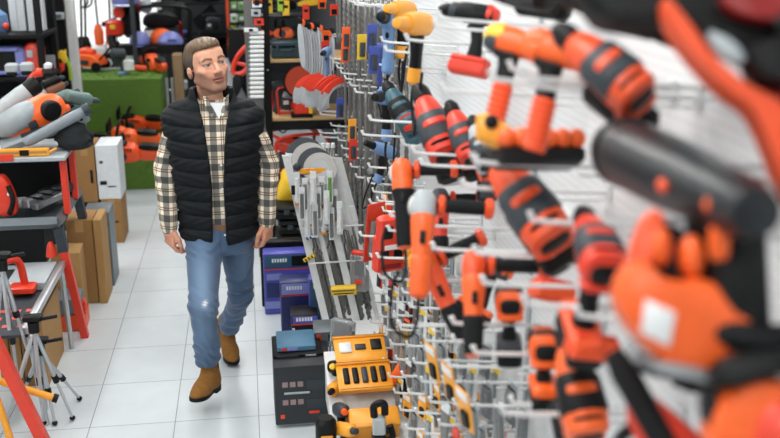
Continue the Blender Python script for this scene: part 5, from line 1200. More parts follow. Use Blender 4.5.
# white roller sleeves stacked on the rack's side
for k in range(15):
    p = at(257, 33+4.55*k, Y=7.10); t = thing('roller_sleeve', 'white roller sleeve in the vertical column beside the black rack', 'roller', p, None, 'white roller sleeves beside the rack')
    B().latx([(-.05, .010), (-.048, .0135), (.048, .0135), (.05, .010)], 14).put('sleeve', WHITE, t); B().latx([(-.062, .005), (-.05, .006)], 8).put('plug', LGREY, t)
tag(B().box((.06, 7.16, 1.0), (.12, .03, 2.0), ch=.003).put('sleeve_panel', DSTEEL), 'narrow grey panel that carries the white roller sleeves', 'panel')
for k, (px, py, m) in enumerate(((257, 4, PAPER), (256, 13, LGREY), (259, 22, RED), (251, 30, PAPER), (257, 1, DORANGE))):
    t = thing('card_pack', ('white pack at the top of the roller column', 'pale grey pack above the roller column', 'red pack just above the white rollers', 'long white roller sticking out above the column', 'orange pack at the top edge over the roller column')[k], 'pack', at(px, py, Y=7.08)); B().box((0, 0, 0), (.10 if k == 3 else .07, .02, .05 if k != 3 else .03), ch=.004).put('body', m, t); B().box((0, -.011, 0), (.03, .003, .02), ch=0).put('print', BLACK, t)
# ================================================================ left side of the aisle
def leg(b, a, c, w=.045): 
    return b.tube([a, c], w*.62, 4)
# workbench with tray, uprights and upper deck
wb = thing('workbench', 'grey steel workbench with red legs and red uprights', 'workbench', (0, 0, 0))
x0, x1, y0, y1, zt = -2.0, -1.07, 5.33, 6.0, .735
for q, (a, c) in enumerate((((x1, y0, .0), (x0, y0, 0)), ((x1, y1, 0), (x0, y1, 0)), ((x1, y0, 0), (x1, y1, 0)))):
    B().tube([(a[0], a[1], zt), (c[0], c[1], zt)], .034, 4).put('frame_bar', MGREY, wb)
B().box(((x0+x1)/2, (y0+y1)/2, zt-.02), (x1-x0, y1-y0, .015), ch=.003).put('tray', MGREY, wb)
for (a, c) in (((x1, y0, zt-.03), (-1.0, 5.43, 0)), ((x1, y1, zt-.03), (-.985, 6.08, 0)), ((x0, y0, zt-.03), (x0-.05, 5.40, 0)), ((x0, y1, zt-.03), (x0-.05, 6.05, 0))):
    A, C_ = Vector(a), Vector(c); l_ = B().tube([A.lerp(C_, .18), C_], .030, 4).put('leg', RED, wb); B().tube([A, A.lerp(C_, .2)], .036, 4).put('leg_bracket', GREY, l_)
for (x, y) in ((-1.035, 5.46), (-1.045, 5.80), (-1.9, 5.46), (-1.9, 5.80)): B().box((x, y, .915), (.034, .05, .33), ch=.004).put('upright', RED, wb)
B().box((-1.47, 5.63, 1.085), (.93, .52, .028), ch=.006).put('upper_deck', LGREY, wb); B().box((-1.55, 5.365, 1.10), (.55, .012, .035), ch=.002).put('red_edge', RED, wb)
B().box((-1.47, 5.88, .91), (.86, .012, .32), ch=.002).put('dark_void_sheet', BLACK, wb)  # black sheet stands in for the shaded void between tray and deck
t = thing('spirit_level', 'long amber spirit level lying along the bench front', 'level', (-1.42, 5.40, 1.10)); B().box((0, 0, .022), (.66, .03, .044), ch=.004).put('body', AMBER, t); B().box((0, -.016, .024), (.64, .003, .012), ch=0).put('groove', CARD2, t); B().box((.20, -.017, .022), (.05, .004, .03), ch=.002).put('vial', BLACK, t); B().tube([(.33, 0, .02), (.37, 0, .04)], .008, 6).put('end_hook', AMBER, t)
# things in the tray
t = thing('mitre_clamp', 'red clamp head standing at the left end of the bench tray', 'clamp', at(8, 215, Y=5.40), fr((1, 0, 0))); B().plate([(-.05, 0), (.05, 0), (.06, .05), (.04, .16), (.0, .24), (-.05, .22), (-.06, .08)], .08, .012, 2).put('body', RED, t); B().tube(curve([(.02, -.05, .02), (.05, -.06, .10), (.03, -.05, .18)]), .014, 8).put('lever', BLACK, t); B().ell((.03, -.045, .13), (.012,)*3).put('knob', WHITE, t)
t = thing('steel_block', 'bright ridged steel block lying aslant in the bench tray', 'block', at(45, 203, Y=5.55), fr((.45, .85, .05))); B().box((0, .03, .03), (.26, .05, .05), ch=.006).put('bar', ALU, t); B().box((0, -.03, .02), (.26, .05, .04), ch=.006).put('bar', STEEL, t)
for q in (-.08, 0, .08): B().box((q, .0, .055), (.008, .12, .012), ch=.002).put('rib', BLACK, t)
t = thing('cylinder_tool', 'short white and steel cylinder lying in the bench tray', 'tool', at(20, 203, Y=5.5), fr((1, .2, 0))); B().latx([(-.09, .03), (-.085, .034), (.04, .034), (.05, .022), (.09, .022), (.095, .015)]).put('barrel', LGREY, t); B().latx([(.09, .026), (.12, .026), (.125, .01)]).put('cap', BLACK, t)
t = thing('grey_tool_body', 'dark grey moulded tool in the corner of the bench tray', 'tool', at(57, 196, Y=5.72), fr((.5, .85, .05))); B().lx([(-.14, 0, .03, .03, .025, 2.6), (-.1, 0, .035, .05, .035, 2.8), (.1, 0, .035, .05, .035, 2.8), (.14, 0, .03, .03, .025, 2.6)]).put('body', GREY, t); B().lx([(-.06, 0, .07, .02, .01, 2.6), (.08, 0, .07, .025, .012, 2.6)]).put('grip', BLACK, t)
# on the upper deck: blower, pipes, dark packs
t = thing('leaf_blower', 'big orange and white garden blower with a round black cap on the bench', 'blower', at(38, 114, Y=5.62), fr((.82, .25, .35), (-.35, -.35, .85)), None, .88)
B().lx([(-.26, 0, 0, .05, .05, 2.3), (-.22, 0, 0, .085, .085, 2.4), (-.05, 0, .0, .105, .105, 2.5), (.08, 0, 0, .11, .10, 2.5), (.15, 0, 0, .08, .07, 2.3), (.18, 0, 0, .03, .03, 2)]).put('housing', ORANGE, t)
B().lx([(-.27, -.02, .02, .05, .045, 2.4), (-.22, -.02, .03, .085, .070, 2.5), (-.09, -.02, .045, .10, .072, 2.5), (-.03, -.02, .06, .08, .055, 2.4), (.03, -.02, .06, .03, .03, 2.2)]).put('grey_shell', mat('ash_plastic', (150, 158, 163), .45), t)
B(T(Vector((.075, -.075, .025))) @ fr((0, 0, 1), (.25, -1, .3))).lathe([(.062, -.02), (.066, .0), (.066, .03), (.055, .042), (.01, .044)], 26).put('round_cap', BLACK, t)
B(T(Vector((-.06, -.108, -.005)))).box((0, 0, 0), (.055, .01, .05), ch=.004).put('badge', GREY, t)
B().tube(curve([(-.24, 0, 0), (-.34, 0, -.03), (-.50, 0, -.06)]), [.055+.0*k for k in range(13)], 14).put('outlet_tube', GREY, t)
t = thing('grey_pipe', 'pale grey blower pipe lying left of the orange blower', 'pipe', at(8, 106, Y=5.85), fr((.75, .3, .55))); B().latx([(-.25, .05), (-.20, .055), (.10, .055), (.16, .048), (.17, .04)], 18).put('tube', LGREY, t); B().latx([(.14, .05), (.2, .055), (.22, .045)], 18).put('joint', BLACK, t)
t = thing('grey_pipe', 'long dark grey pipe lying over the packs right of the blower', 'pipe', at(64, 122, Y=5.48), fr((.85, .2, .42))); B().latx([(-.24, .022), (-.21, .030), (.06, .031), (.14, .026), (.15, .02)], 18).put('tube', mat('slate_plastic', (128, 138, 144), .45), t); B().latx([(.12, .034), (.16, .034)], 18).put('joint', GREY, t)
t = thing('bag_pack', 'crumpled dark grey tool bag at the right end of the bench', 'bag', at(74, 134, Y=5.55), fr((1, .1, 0))); 
b = B(); rr = random.Random(2)
rings = []
for i in range(9):
    zz = -.085+.16*i/8; s_ = (.6, .9, 1, 1, .95, .9, .8, .65, .35)[i]
    rings.append([(  .10*s_*math.cos(2*PI*j/18)*(1+rr.uniform(-.2, .2)), .08*s_*math.sin(2*PI*j/18)*(1+rr.uniform(-.12, .12)), zz) for j in range(18)])
b.loft(rings).put('bag_body', mat('charcoal_cloth', (28, 33, 36), .85, bump=.5, scale=60), t); B().tube(arc((0, -.03, .08), .05, 0, 180, 10, 'xz'), .008, 6).put('strap', BLACK, t)
for k, (px, py, lab) in enumerate(((80, 98, 'grey-green nozzle pack on the bench, topmost right'), (62, 98, 'dark green hose gun behind the blower cap'), (70, 108, 'green-grey tool behind the long grey pipe'))):
    smalltool(lab, at(px, py, Y=5.85), fr((.8, .3, .3 if k else -.2), (0, -.2, 1)), mat('sage_plastic', (92, 116, 112), .5), GREY, 1.2)
smalltool('small orange tool peeping out behind the blower cap', at(62, 110, Y=5.78), fr((.8, .2, .3), (0, -.2, 1)), ORANGE, BLACK, .8)
t = thing('storage_tray', 'pale grey flat panel lying under the pipes on the bench', 'panel', at(45, 130, Y=5.55), fr((.9, .2, .3), (-.3, -.4, 1))); B().box((0, 0, 0), (.5, .12, .05), ch=.01).put('body', mat('cool_grey_plastic', (138, 148, 154), .5), t); B().box((.02, -.02, .026), (.3, .04, .004), ch=0).put('slot', GREY, t)
# tile cutter on its stand
tc = thing('tile_cutter', 'long aluminium tile cutter with red handle on a low stand', 'tile cutter', (0, 0, 0))
ya, yb, zc = 4.36, 5.36, .46
for x in (-1.07, -1.40): B().box((x, (ya+yb)/2, zc+.03), (.035, yb-ya, .04), ch=.005).put('rail', ALU, tc)
B().box((-1.235, (ya+yb)/2, zc), (.34, yb-ya-.03, .018), ch=.003).put('bed', mat('charcoal_plate', (48, 54, 60), .6), tc)
B().box((-1.19, 5.13, zc+.035), (.20, .34, .05), ch=.006).put('glide_plate', LGREY, tc)
h_ = B().tube(curve([(-1.30, 4.70, zc+.04), (-1.30, 4.72, zc+.16), (-1.26, 4.80, zc+.22), (-1.20, 4.90, zc+.20), (-1.18, 4.92, zc+.06)]), .020, 10).put('handle_arch', RED, tc); B().tube([(-1.30, 4.70, zc+.10), (-1.36, 4.56, zc+.10)], .02, 10).put('grip', BLACK, h_)
B().box((-1.19, 4.90, zc+.05), (.13, .10, .04), ch=.008).put('carriage', RED, tc); B().lathe([(.01, 0), (.032, 0), (.022, .06), (.010, .085)], 14, T(Vector((-1.12, 5.33, zc+.08)))).put('end_cone', RED, tc)
b = B()
for k in range(12): b.box((-1.32+.07*(k % 4), 4.48+.10*(k//4), zc+.0105), (.045, .035, .003), ch=0)
b.put('printed_chips', mat('coral_print', (210, 96, 84), .6), tc)
for (x, y, xx, yy) in ((-1.07, 4.42, -1.02, 4.36), (-1.40, 4.42, -1.46, 4.36), (-1.07, 5.30, -1.05, 5.27), (-1.40, 5.30, -1.46, 5.27)): B().tube([(x, y, zc), (xx, yy, 0)], .014, 8).put('leg', ALU, tc)
B(T(Vector((-1.33, 4.30, zc-.06))) @ Matrix.Rotation(PI/2, 4, 'X')).torus((0, 0, 0), .09, .026).put('wheel_tyre', BLACK, tc)
# flat cartons under it
for k in range(4): carton('flat_carton', ('flat tan carton standing under the tile cutter, aisle side', 'second flat tan carton from the aisle under the cutter', 'third flat tan carton from the aisle under the cutter', 'innermost flat tan carton under the tile cutter')[k], (-1.115-.062*k, 5.02+.01*k, 0), (.055, .46, .40-.01*k), (CARD2, CARD, CARD2, CARD)[k], tape=None)
# cartons on the floor behind the red leg
carton('carton', 'small brown carton leaning behind the red bench leg', (-1.13, 5.82, 0), (.17, .20, .43), CARD2, rot=.05)
carton('carton', 'tall brown carton standing behind the small one', (-1.075, 6.10, 0), (.16, .24, .56), CARD, marks=())
carton('carton', 'slim brown carton at the aisle edge of the pair', (-.965, 6.10, 0), (.05, .26, .56), CARD2, tape=None)
carton('machine_box', 'grey box with red print standing behind the brown cartons', (-1.02, 6.42, 0), (.17, .26, .52), MGREY, tape=None, marks=((0, .40, .10, .06, LGREY), (.02, .16, .09, .10, RED), (0, .28, .10, .03, BLACK)))
t = thing('tool_case', 'grey case with orange base on the floor by the red leg', 'tool case', (-1.13, 5.62, 0), Matrix.Rotation(.05, 4, 'Z')); B().box((0, 0, .05), (.24, .20, .10), ch=.008).put('orange_base', DORANGE, t); B().box((-.01, 0, .155), (.21, .19, .11), ch=.01).put('grey_top', mat('blue_grey_plastic', (110, 122, 132), .5), t); B().box((.115, -.06, .15), (.02, .05, .07), ch=.005).put('red_latch', RED, t); B().box((-.05, -.096, .17), (.06, .004, .04), ch=0).put('label_plate', BLACK, t)
carton('carton', 'brown carton standing on the floor at the turf, lowest of its stack', (-1.055, 7.42, 0), (.15, .30, .345), CARD, marks=((.02, .17, .05, .012, BLACK),))
carton('carton', 'white printed carton stacked on a brown one by the turf', (-1.06, 7.44, .346), (.165, .32, .42), mat('white_carton', (214, 219, 222), .7), tape=None, marks=((-.04, .13, .05, .03, BLACK), (-.045, .29, .025, .02, GREY), (.02, .10, .06, .01, GREY)))
tag(B().box((-1.22, 7.42, .165), (.14, .32, .33), ch=.004).put('low_crate', BLACK), 'black crate under the upright brown carton by the white one', 'crate')
carton('carton', 'upright brown carton with a dark slot beside the white carton', (-1.22, 7.42, .331), (.14, .30, .44), CARD, marks=((.04, .2, .02, .10, BLACK),))
t = thing('upright_tool', 'red and black tool on the floor at the end of the cartons', 'tool', (-.985, 6.62, 0)); B().lz([(0, 0, 0, .03, .05, 2.5), (.08, 0, 0, .035, .05, 2.6), (.11, 0, 0, .02, .03, 2.2)]).put('body', RED, t); B().tube([(0, 0, .1), (-.01, .03, .40)], .02, 8).put('shaft', GREY, t)
# two silver tripods
def tripod(lab, apex, feet, hub=.05):
    t = thing('tripod', lab, 'tripod', apex); A = Vector(apex)
    for f in feet:
        d = Vector(f)-A; l_ = B().tube([d*.06, d*.55], .0105, 8).put('leg', ALU, t); B().tube([d*.52, d*.985], .0075, 8).put('lower_section', ALU, l_); B().tube([d*.50, d*.57], .0155, 8).put('clamp', BLACK, l_); B().ell(d*.985, (.014, .014, .012)).put('rubber_foot', BLACK, l_)
    B().lz([(-.30, 0, 0, .009, .009, 2), (.02, 0, 0, .010, .010, 2)], 8).put('centre_column', ALU, t)
    h = B().lz([(-.01, 0, 0, .024, .024, 2.2), (.04, 0, 0, .026, .022, 2.4)]).put('head', BLACK, t); B().box((0, 0, .06), (.085, .05, .028), ch=.005).put('mount_plate', BLACK, h); B().tube([(.02, 0, .05), (.11, -.02, .07)], .009, 8).put('pan_handle', BLACK, h)
    return t
tripod('silver tripod nearer the aisle, its feet spread on the tiles', at(40, 352, Y=4.42), [at(55, 424, Z=.01), at(80, 399, Z=.01), at(20, 400, Z=.01)])
tripod('silver tripod left of the other, standing against the cutter', at(34, 330, Y=4.30), [at(44, 424, Z=.01), at(73, 419, Z=.01), at(6, 425, Z=.01)])
tripod('tall silver tripod at the left edge with grey legs', at(2, 268, Y=4.30), [at(28, 352, Y=4.36), at(20, 392, Z=.01), at(-12, 420, Z=.01)])
# folding stand with red legs and amber braces in the corner
t = thing('folding_stand', 'folding stand with red legs and amber braces in the lower left corner', 'stand', (0, 0, 0))
B().tube([at(-6, 340, Y=4.10), at(46, 446, Z=.0)], .034, 4).put('leg', RED, t); B().tube([at(-60, 340, Y=4.10), at(-90, 446, Z=.0)], .034, 4).put('leg', RED, t); B().tube([at(-6, 340, Y=4.10), at(-60, 340, Y=4.10)], .03, 4).put('top_bar', RED, t)
B().tube([at(-10, 378, Y=4.20), at(54, 398, Y=4.24)], .017, 10).put('brace', AMBER, t); B().tube([at(53, 397.5, Y=4.24), at(58, 399, Y=4.24)], .021, 10).put('brace_cap', BLACK, t); B().tube([at(-6, 390, Y=4.12), at(14, 450, Y=4.12)], .016, 10).put('brace', AMBER, t)
# ================================================================ turf steps and what is shown on them
turf = mat('artificial_turf', (90, 122, 48), .95, var=.45, scale=160, bump=1.0)
ts = thing('turf_steps', 'stepped display stand covered in green artificial turf', 'display stand', (0, 0, 0))
yf, yb_ = 8.92, 9.75; z1, z2 = at(120, 150, Y=yf).z, at(120, 78, Y=yb_).z
xr = at(163, 105, Y=yb_).x
B().box(((-2.3+xr+.06)/2, (yf+10.6)/2, z1/2), (xr+.06+2.3, 10.6-yf, z1), ch=.015).put('lower_step', turf, ts)
B().box(((-2.3+xr)/2, (yb_+10.6)/2, (z1+z2)/2), (xr+2.3, 10.6-yb_, z2-z1), ch=.015).put('upper_step', turf, ts)
# blades of turf on the two fronts and tops
gb = B(); rg = random.Random(9)
for k in range(5200):
    x = rg.uniform(-1.78, xr+.05); s = rg.random()
    if s < .35: p = (x, rg.uniform(yf, yb_), z1); d = Vector((rg.uniform(-.4, .4), rg.uniform(-.6, .1), 1))
    elif s < .6: p = (x, yf, rg.uniform(.02, z1)); d = Vector((rg.uniform(-.5, .5), -.8, rg.uniform(-.2, .9)))
    elif s < .85: p = (min(x, xr), yb_, rg.uniform(z1, z2)); d = Vector((rg.uniform(-.5, .5), -.8, rg.uniform(-.2, .9)))
    else: p = (min(x, xr), rg.uniform(yb_, 10.5), z2); d = Vector((rg.uniform(-.4, .4), rg.uniform(-.6, .1), 1))
    p = Vector(p); d.normalize(); w = Vector((rg.uniform(-1, 1), rg.uniform(-.4, .4), rg.uniform(-.5, .5))).normalized()*.004; L_ = rg.uniform(.014, .03)
    gb._a([p-w, p+w, p+d*L_], [(0, 1, 2)])
g = gb.put('turf_blades', mat('turf_blade', (106, 142, 60), .9, var=.4, scale=20), ts); g['kind'] = 'stuff'
def on1(px, py): 
    p = at(px, py, Z=z1+.02); return p
labs = ('uppermost orange chainsaw at the back of the turf step', 'red-orange chainsaw second from the back on the turf', 'orange chainsaw third from the back on the turf step', 'red-orange chainsaw nearest the front of the turf step')
for k, (px, py, bm, tm) in enumerate(((140, 118, ORANGE, ORANGE), (134, 130, DORANGE, BLACK), (125, 145, ORANGE, LGREY), (126, 160, DORANGE, BLACK))):
    p = on1(px, py); chainsaw(labs[k], p, fr((-1, .12, 0), (0, -.28, 1)), bm, BLACK if k in (1, 3) else ORANGE, scale=1.12, cover=(GREY, BLACK, BLACK, BLACK)[k], hm=bm)
for k, py in enumerate((108, 121)):
    t = thing('guide_bar', ('long grey guide bar lying at the back of the lower turf step', 'shorter grey guide bar in front of the long one')[k], 'guide bar', at(98, py, Z=z1+.03), fr((1, .02, 0), (0, -.3, 1))); B().plate([(-.35, -.03), (.30, -.03), (.34, 0), (.30, .03), (-.35, .03)], .02, .003, 1).put('bar', GREY, t); B().box((.02, -.011, 0), (.3, .003, .012), ch=0).put('slot', MGREY, t)
def top(px, py, dz=.0):
    return at(px, py, Z=z2+.01+dz)
# mower, spray bottle, chainsaw on the upper step
t = thing('lawn_mower', 'small orange lawn mower with black wheels at the left of the turf', 'mower', top(88, 70), fr((.96, -.25, 0)), None, .85)
B().plate([(-.22, .05), (.22, .05), (.20, .12), (.12, .20), (-.10, .20), (-.20, .12)], .30, .03, 2).put('deck', ORANGE, t); B().lx([(-.10, 0, .20, .07, .05, 2.6), (.0, 0, .23, .09, .05, 2.6), (.10, 0, .21, .06, .04, 2.6)]).put('motor_cover', DORANGE, t); B().box((.02, -.152, .11), (.12, .01, .05), ch=.006).put('front_grille', GREY, t)
for x in (-.17, .17):
    for y in (-.15, .15): B(T(Vector((x, y, .055))) @ Matrix.Rotation(PI/2, 4, 'X')).lathe([(.02, -.02), (.055, -.02), (.06, 0), (.055, .02), (.02, .02)], 18).put('wheel', BLACK, t)
B().tube(curve([(.2, .1, .14), (.36, .1, .30), (.40, 0, .34), (.36, -.1, .30), (.2, -.1, .14)]), .012, 8).put('handle', BLACK, t)
t = thing('rubber_wheel', 'black rubber wheel standing right of the orange mower', 'wheel', top(106, 62, .02), None); B(Matrix.Rotation(PI/2, 4, 'X') @ Matrix.Rotation(.4, 4, 'Y')).torus((0, 0, .08), .075, .028).put('tyre', RUBBER, t); B(Matrix.Rotation(PI/2, 4, 'X')).lathe([(.01, .07), (.05, .072), (.05, .09), (.01, .09)], 16).put('hub', GREY, t)
t = thing('steel_bar', 'bright steel bar lying on the turf beside the mower', 'bar', top(110, 70), fr((1, .2, 0))); B().box((0, 0, .012), (.28, .035, .022), ch=.004).put('bar', ALU, t); B().box((.1, 0, .025), (.05, .02, .01), ch=.002).put('lock', GREY, t)
t = thing('paint_sprayer', 'grey paint sprayer with white cup standing on the turf', 'sprayer', top(123, 74), fr((-.9, -.3, 0)))
B().lz([(0, 0, 0, .05, .05, 2.2), (.015, 0, 0, .05, .05, 2.2), (.03, 0, 0, .02, .02, 2)]).put('base', LBLUE, t); B().lz([(.04, -.06, 0, .055, .055, 2.6), (.13, -.06, 0, .058, .058, 2.6), (.14, -.06, 0, .04, .04, 2.4)]).put('cup', WHITE, t); B().lz([(.02, 0, 0, .018, .018, 2.2), (.16, 0, 0, .022, .02, 2.2)]).put('grip', GREY, t); B(T(Vector((.03, 0, .20)))).latx([(-.07, .03), (-.06, .055), (.05, .06), (.07, .045), (.075, .02)]).put('motor', GREY, t)
chainsaw('orange chainsaw standing on the upper turf step behind the man', top(154, 70), fr((-.45, .9, .0), (0, -.2, 1)), ORANGE, DORANGE, scale=1.05, cover=DORANGE, hm=DORANGE)
smalltool('orange hedge tool lying left of the upper chainsaw', top(140, 68, .03), fr((-1, -.2, .1), (0, 0, 1)), DORANGE, ORANGE, 1.0)
# black trestle with helmets
tr = thing('trestle_bench', 'long black trestle bench across the back of the turf', 'bench', (0, 0, 0)); a = at(112, 49, Y=10.75); c = at(182, 50, Y=10.75)
B().box(((a.x+c.x)/2, 10.75, a.z), (c.x-a.x, .22, .10), ch=.008).put('top', BLACK, tr)
for x in (a.x+.04, a.x+.3, c.x-.06): B().box((x, 10.75, (a.z-.05)/2), (.05, .18, a.z-.05), ch=.005).put('leg', GREY, tr)
bz = a.z+.05
def bench(px, dy=0): p = at(px, 45, Y=10.72+dy); return (p.x, p.y, bz)
helmet('lilac hard hat on the black trestle, left one', bench(140), PERI, fr((.3, -1, 0)), .95)
helmet('orange hard hat perched on the machine behind the trestle', at(162, 43, Y=10.85), ORANGE, fr((-.6, -1, 0)), 1.1)
t = thing('cloth_bundle', 'lilac folded apron on the trestle right of the orange hard hat', 'cloth', bench(171)); b = B(); rr = random.Random(3)
b.loft([[(.14*s_*math.cos(2*PI*j/16)*(1+rr.uniform(-.1, .1)), .10*s_*math.sin(2*PI*j/16)*(1+rr.uniform(-.1, .1)), z) for j in range(16)] for z, s_ in ((0, .95), (.03, 1), (.07, .85), (.11, .55), (.13, .2))]).put('fabric', PERI, t); B().box((.02, -.1, .05), (.1, .03, .02), ch=.005).put('band', BLUE, t)
# backpack brush cutter hung at left, generator frame at right
t = thing('backpack_blower', 'red and black backpack blower hung at the left of the display', 'blower', at(124, 28, Y=10.9), fr((-.2, -1, 0)))
B().box((-.05, .06, .06), (.16, .20, .34), ch=.05).put('engine_cover', BLACK, t); B().box((.05, -.08, .0), (.16, .18, .18), ch=.03).put('red_housing', RED, t); B().box((.135, -.08, .02), (.02, .06, .05), ch=.006).put('yellow_badge', YELLOW, t); B().lx([(-.08, -.02, .17, .05, .06, 2.4), (.08, -.02, .17, .06, .06, 2.4)]).put('air_filter', RED, t)
B().tube(curve([(.08, -.12, -.08), (.16, -.06, -.20), (.14, .10, -.24), (.12, .22, -.22)]), .045, 12).put('hose', BLACK, t); B().tube(curve([(.06, -.16, -.06), (.05, -.20, -.2), (.06, -.16, -.3)]), .006, 6).put('cable', BLACK, t)
t = thing('mast_pole', 'grey metal mast rising behind the trestle', 'pole', at(136, 60, Y=10.62)); B().box((0, 0, .40), (.05, .05, 1.5), ch=.008).put('pole', GREY, t); B().box((0, -.03, .7), (.08, .03, .05), ch=.006).put('clamp', BLACK, t)
helmet('lilac helmet with pink ear muffs at the top edge', at(126, 4, Y=10.85), PERI, fr((-.3, -1, 0)), 1.3)
engine('black generator with grey engine in a tube frame behind the hard hats', at(163, 52, Y=11.05), fr((1, .1, 0)), BLACK, BLACK, 1.45)
t = thing('ear_muffs', 'white and red ear muffs at the top above the generator', 'ear muffs', at(146, 6, Y=10.9)); B().ell((0, 0, 0), (.07, .05, .08)).put('cup', LGREY, t); B().ell((-.09, .02, 0), (.05, .05, .08)).put('cup', RED, t); B().tube(arc((-.045, .01, .05), .09, 0, 180, 10, 'xz'), .012, 6).put('band', BLACK, t)
sp_ = at(168, 34, Y=11.5); tag(B().box((sp_.x, 11.55, sp_.z-.06), (.75, .4, .03), ch=.004).box((sp_.x-.35, 11.7, (sp_.z-.06)/2), (.04, .04, sp_.z-.06), ch=.004).box((sp_.x+.35, 11.7, (sp_.z-.06)/2), (.04, .04, sp_.z-.06), ch=.004).put('side_table', BLACK), 'black table behind the generator carrying the jugs', 'table')
for k, (px, py, m, lab) in enumerate(((158, 22, LGREY, 'pale jug on the shelf inside the generator frame'), (168, 20, RED, 'red canister on the shelf behind the hard hats'), (176, 34, DRED, 'dark red jug right of the orange hard hat'))):
    t = thing('fuel_can', lab, 'canister', Vector((at(px, py, Y=11.5).x, 11.5, sp_.z+.067))); B().lz([(-.11, 0, 0, .08, .06, 3), (.06, 0, 0, .08, .06, 3), (.10, 0, 0, .03, .03, 2.2), (.13, 0, 0, .03, .03, 2.2)]).put('body', m, t); B().tube(arc((-.02, 0, .08), .05, 20, 170, 8, 'xz'), .012, 6).put('handle', m, t)
t = thing('chrome_stand', 'upright chrome pole frame at the right end of the turf', 'frame', at(168, 100, Y=9.7)); 
for q in (0, .05): B().tube([(q, 0, -.6), (q, 0, .22)], .013, 8).put('pole', ALU, t)
B().tube([(0, 0, .1), (.05, 0, .1)], .008, 6).put('rung', ALU, t)
tag(B().box((at(178, 66, Y=10.2).x, 10.2, .5), (.10, .16, 1.22), ch=.01).put('tan_stand', mat('tan_board', (150, 124, 92), .7)), 'tan wooden stand behind the man\'s shoulder', 'stand')
# trimmers by the window
trimmer('orange grass trimmer leaning at the window, left one', (-1.66, 11.6, 1.06), (-1.70, 11.7, 2.4)); trimmer('orange grass trimmer leaning at the window, right one', (-1.54, 11.62, 1.06), (-1.50, 11.72, 2.45))
trimmer('black grass trimmer shaft standing beside the white post', at(82, 60, Y=10.4), at(80, -40, Y=10.5), BLACK); trimmer('second black shaft at the white post, further right', at(86, 60, Y=10.45), at(84, -40, Y=10.5), BLACK)
tag(B().box((-1.62, 11.75, .52), (1.1, .5, 1.04), ch=.01).put('low_cabinet', WMETAL), 'low white cabinet under the window', 'cabinet')
t = thing('security_camera', 'small dark camera on a bracket against the bright window', 'camera', at(106, 24, Y=12.4)); B().box((0, 0, 0), (.10, .08, .06), ch=.01).put('body', BLACK, t); B().tube([(0, 0, .03), (.12, .3, .06)], .012, 6).put('arm', GREY, t)
# posts between window and shelves
a0 = at(61, 40, Y=9.0); tag(B().box((a0.x, 9.0, 1.65), (.12, .12, 3.3), ch=.004).put('black_post', BLACK), 'black square post left of the white one', 'post')
a0 = at(72, 40, Y=9.0); pp = B(); pp.box((a0.x, 9.05, 1.65), (.075, .10, 3.3), ch=.004); tag(pp.put('white_post', WMETAL), 'slim white post beside the bright window', 'post')
# ================================================================ dark shelving at the left
ls = thing('shelving_unit', 'black shelving unit at the far left with machines on it', 'shelving', (0, 0, 0)); YS = 8.1
for x in (-2.75, -1.62):
    for y in (YS, YS+.55): B().box((x, y, .95), (.05, .05, 1.9), ch=.004).put('post', BLACK, ls)
for z in (.62, 1.16, 1.50): B().box((-2.18, YS+.28, z), (1.18, .62, .035), ch=.004).put('shelf_board', BLACK, ls)
B().box((-2.18, YS+.60, .95), (1.18, .02, 1.9), ch=.003).put('back_panel', mat('charcoal_panel', (30, 35, 39), .7), ls)
def onS(px, py, Y=YS+.05): return at(px, py, Y=Y)
t = thing('welding_set', 'black and lilac welding set on the far left shelf', 'machine', (-2.06, YS+.2, 1.178)); B().box((0, 0, .12), (.50, .34, .20), ch=.02).put('housing', BLACK, t); B().box((0, -.01, .215), (.52, .36, .03), ch=.008).put('top_band', PERI, t); B().box((0, -.01, .03), (.52, .36, .03), ch=.008).put('bottom_band', PERI, t); B().box((.26, 0, .10), (.10, .34, .24), ch=.02).put('end_cheek', PERI, t); B().ell((-.08, -.175, .13), (.022, .015, .028)).put('amber_knob', AMBER, t); B().box((.02, -.172, .13), (.06, .006, .05), ch=.002).put('display', LBLUE, t)
t = thing('fuel_can', 'red canister standing at the end of the far left shelf', 'canister', (-1.69, YS+.1, 1.178)); B().lz([(.0, 0, 0, .075, .07, 3.2), (.22, 0, 0, .078, .07, 3.2), (.26, 0, 0, .05, .05, 2.6), (.27, 0, 0, .02, .02, 2)]).put('body', RED, t); B().box((-.025, -.075, .18), (.05, .01, .06), ch=.003).put('label_plate', LGREY, t); B().box((.03, -.075, .05), (.03, .01, .03), ch=.003).put('yellow_mark', YELLOW, t)
t = thing('drum', 'round pale blue drum on the top shelf at the far left', 'drum', (-2.05, YS+.2, 1.518)); B().lathe([(.01, 0), (.14, .0), (.16, .05), (.15, .14), (.10, .18), (.01, .19)], 24).put('shell', LBLUE, t); B().lathe([(.03, .185), (.03, .21), (.01, .215)], 12).put('knob', GREY, t)
helmet('red hard hat at the left edge of the top shelf', (-2.3, YS+.15, 1.518), RED, None, .9); t = thing('red_ball_knob', 'small red knob on a stem on the top shelf', 'knob', (-1.88, YS+.05, 1.518)); B().ell((0, 0, .06), (.026,)*3).put('ball', RED, t); B().tube([(0, 0, 0), (0, 0, .04)], .008, 6).put('stem', GREY, t)
for k in range(2): carton('panel_box', ('white ribbed panel box on the top shelf', 'second white ribbed box near the black post')[k], (-1.83+.14*k, YS+.32, 1.518), (.12, .14, .34), mat('ribbed_white', (200, 206, 210), .6), tape=None, marks=((0, .17, .01, .3, LGREY),))
t = thing('junction_box', 'small pale grey box fixed to the black post', 'box', at(58, 16, Y=8.9)); B().box((0, 0, 0), (.10, .06, .06), ch=.006).put('body', LGREY, t); B().box((0, -.032, 0), (.06, .006, .03), ch=.002).put('cover', MGREY, t)
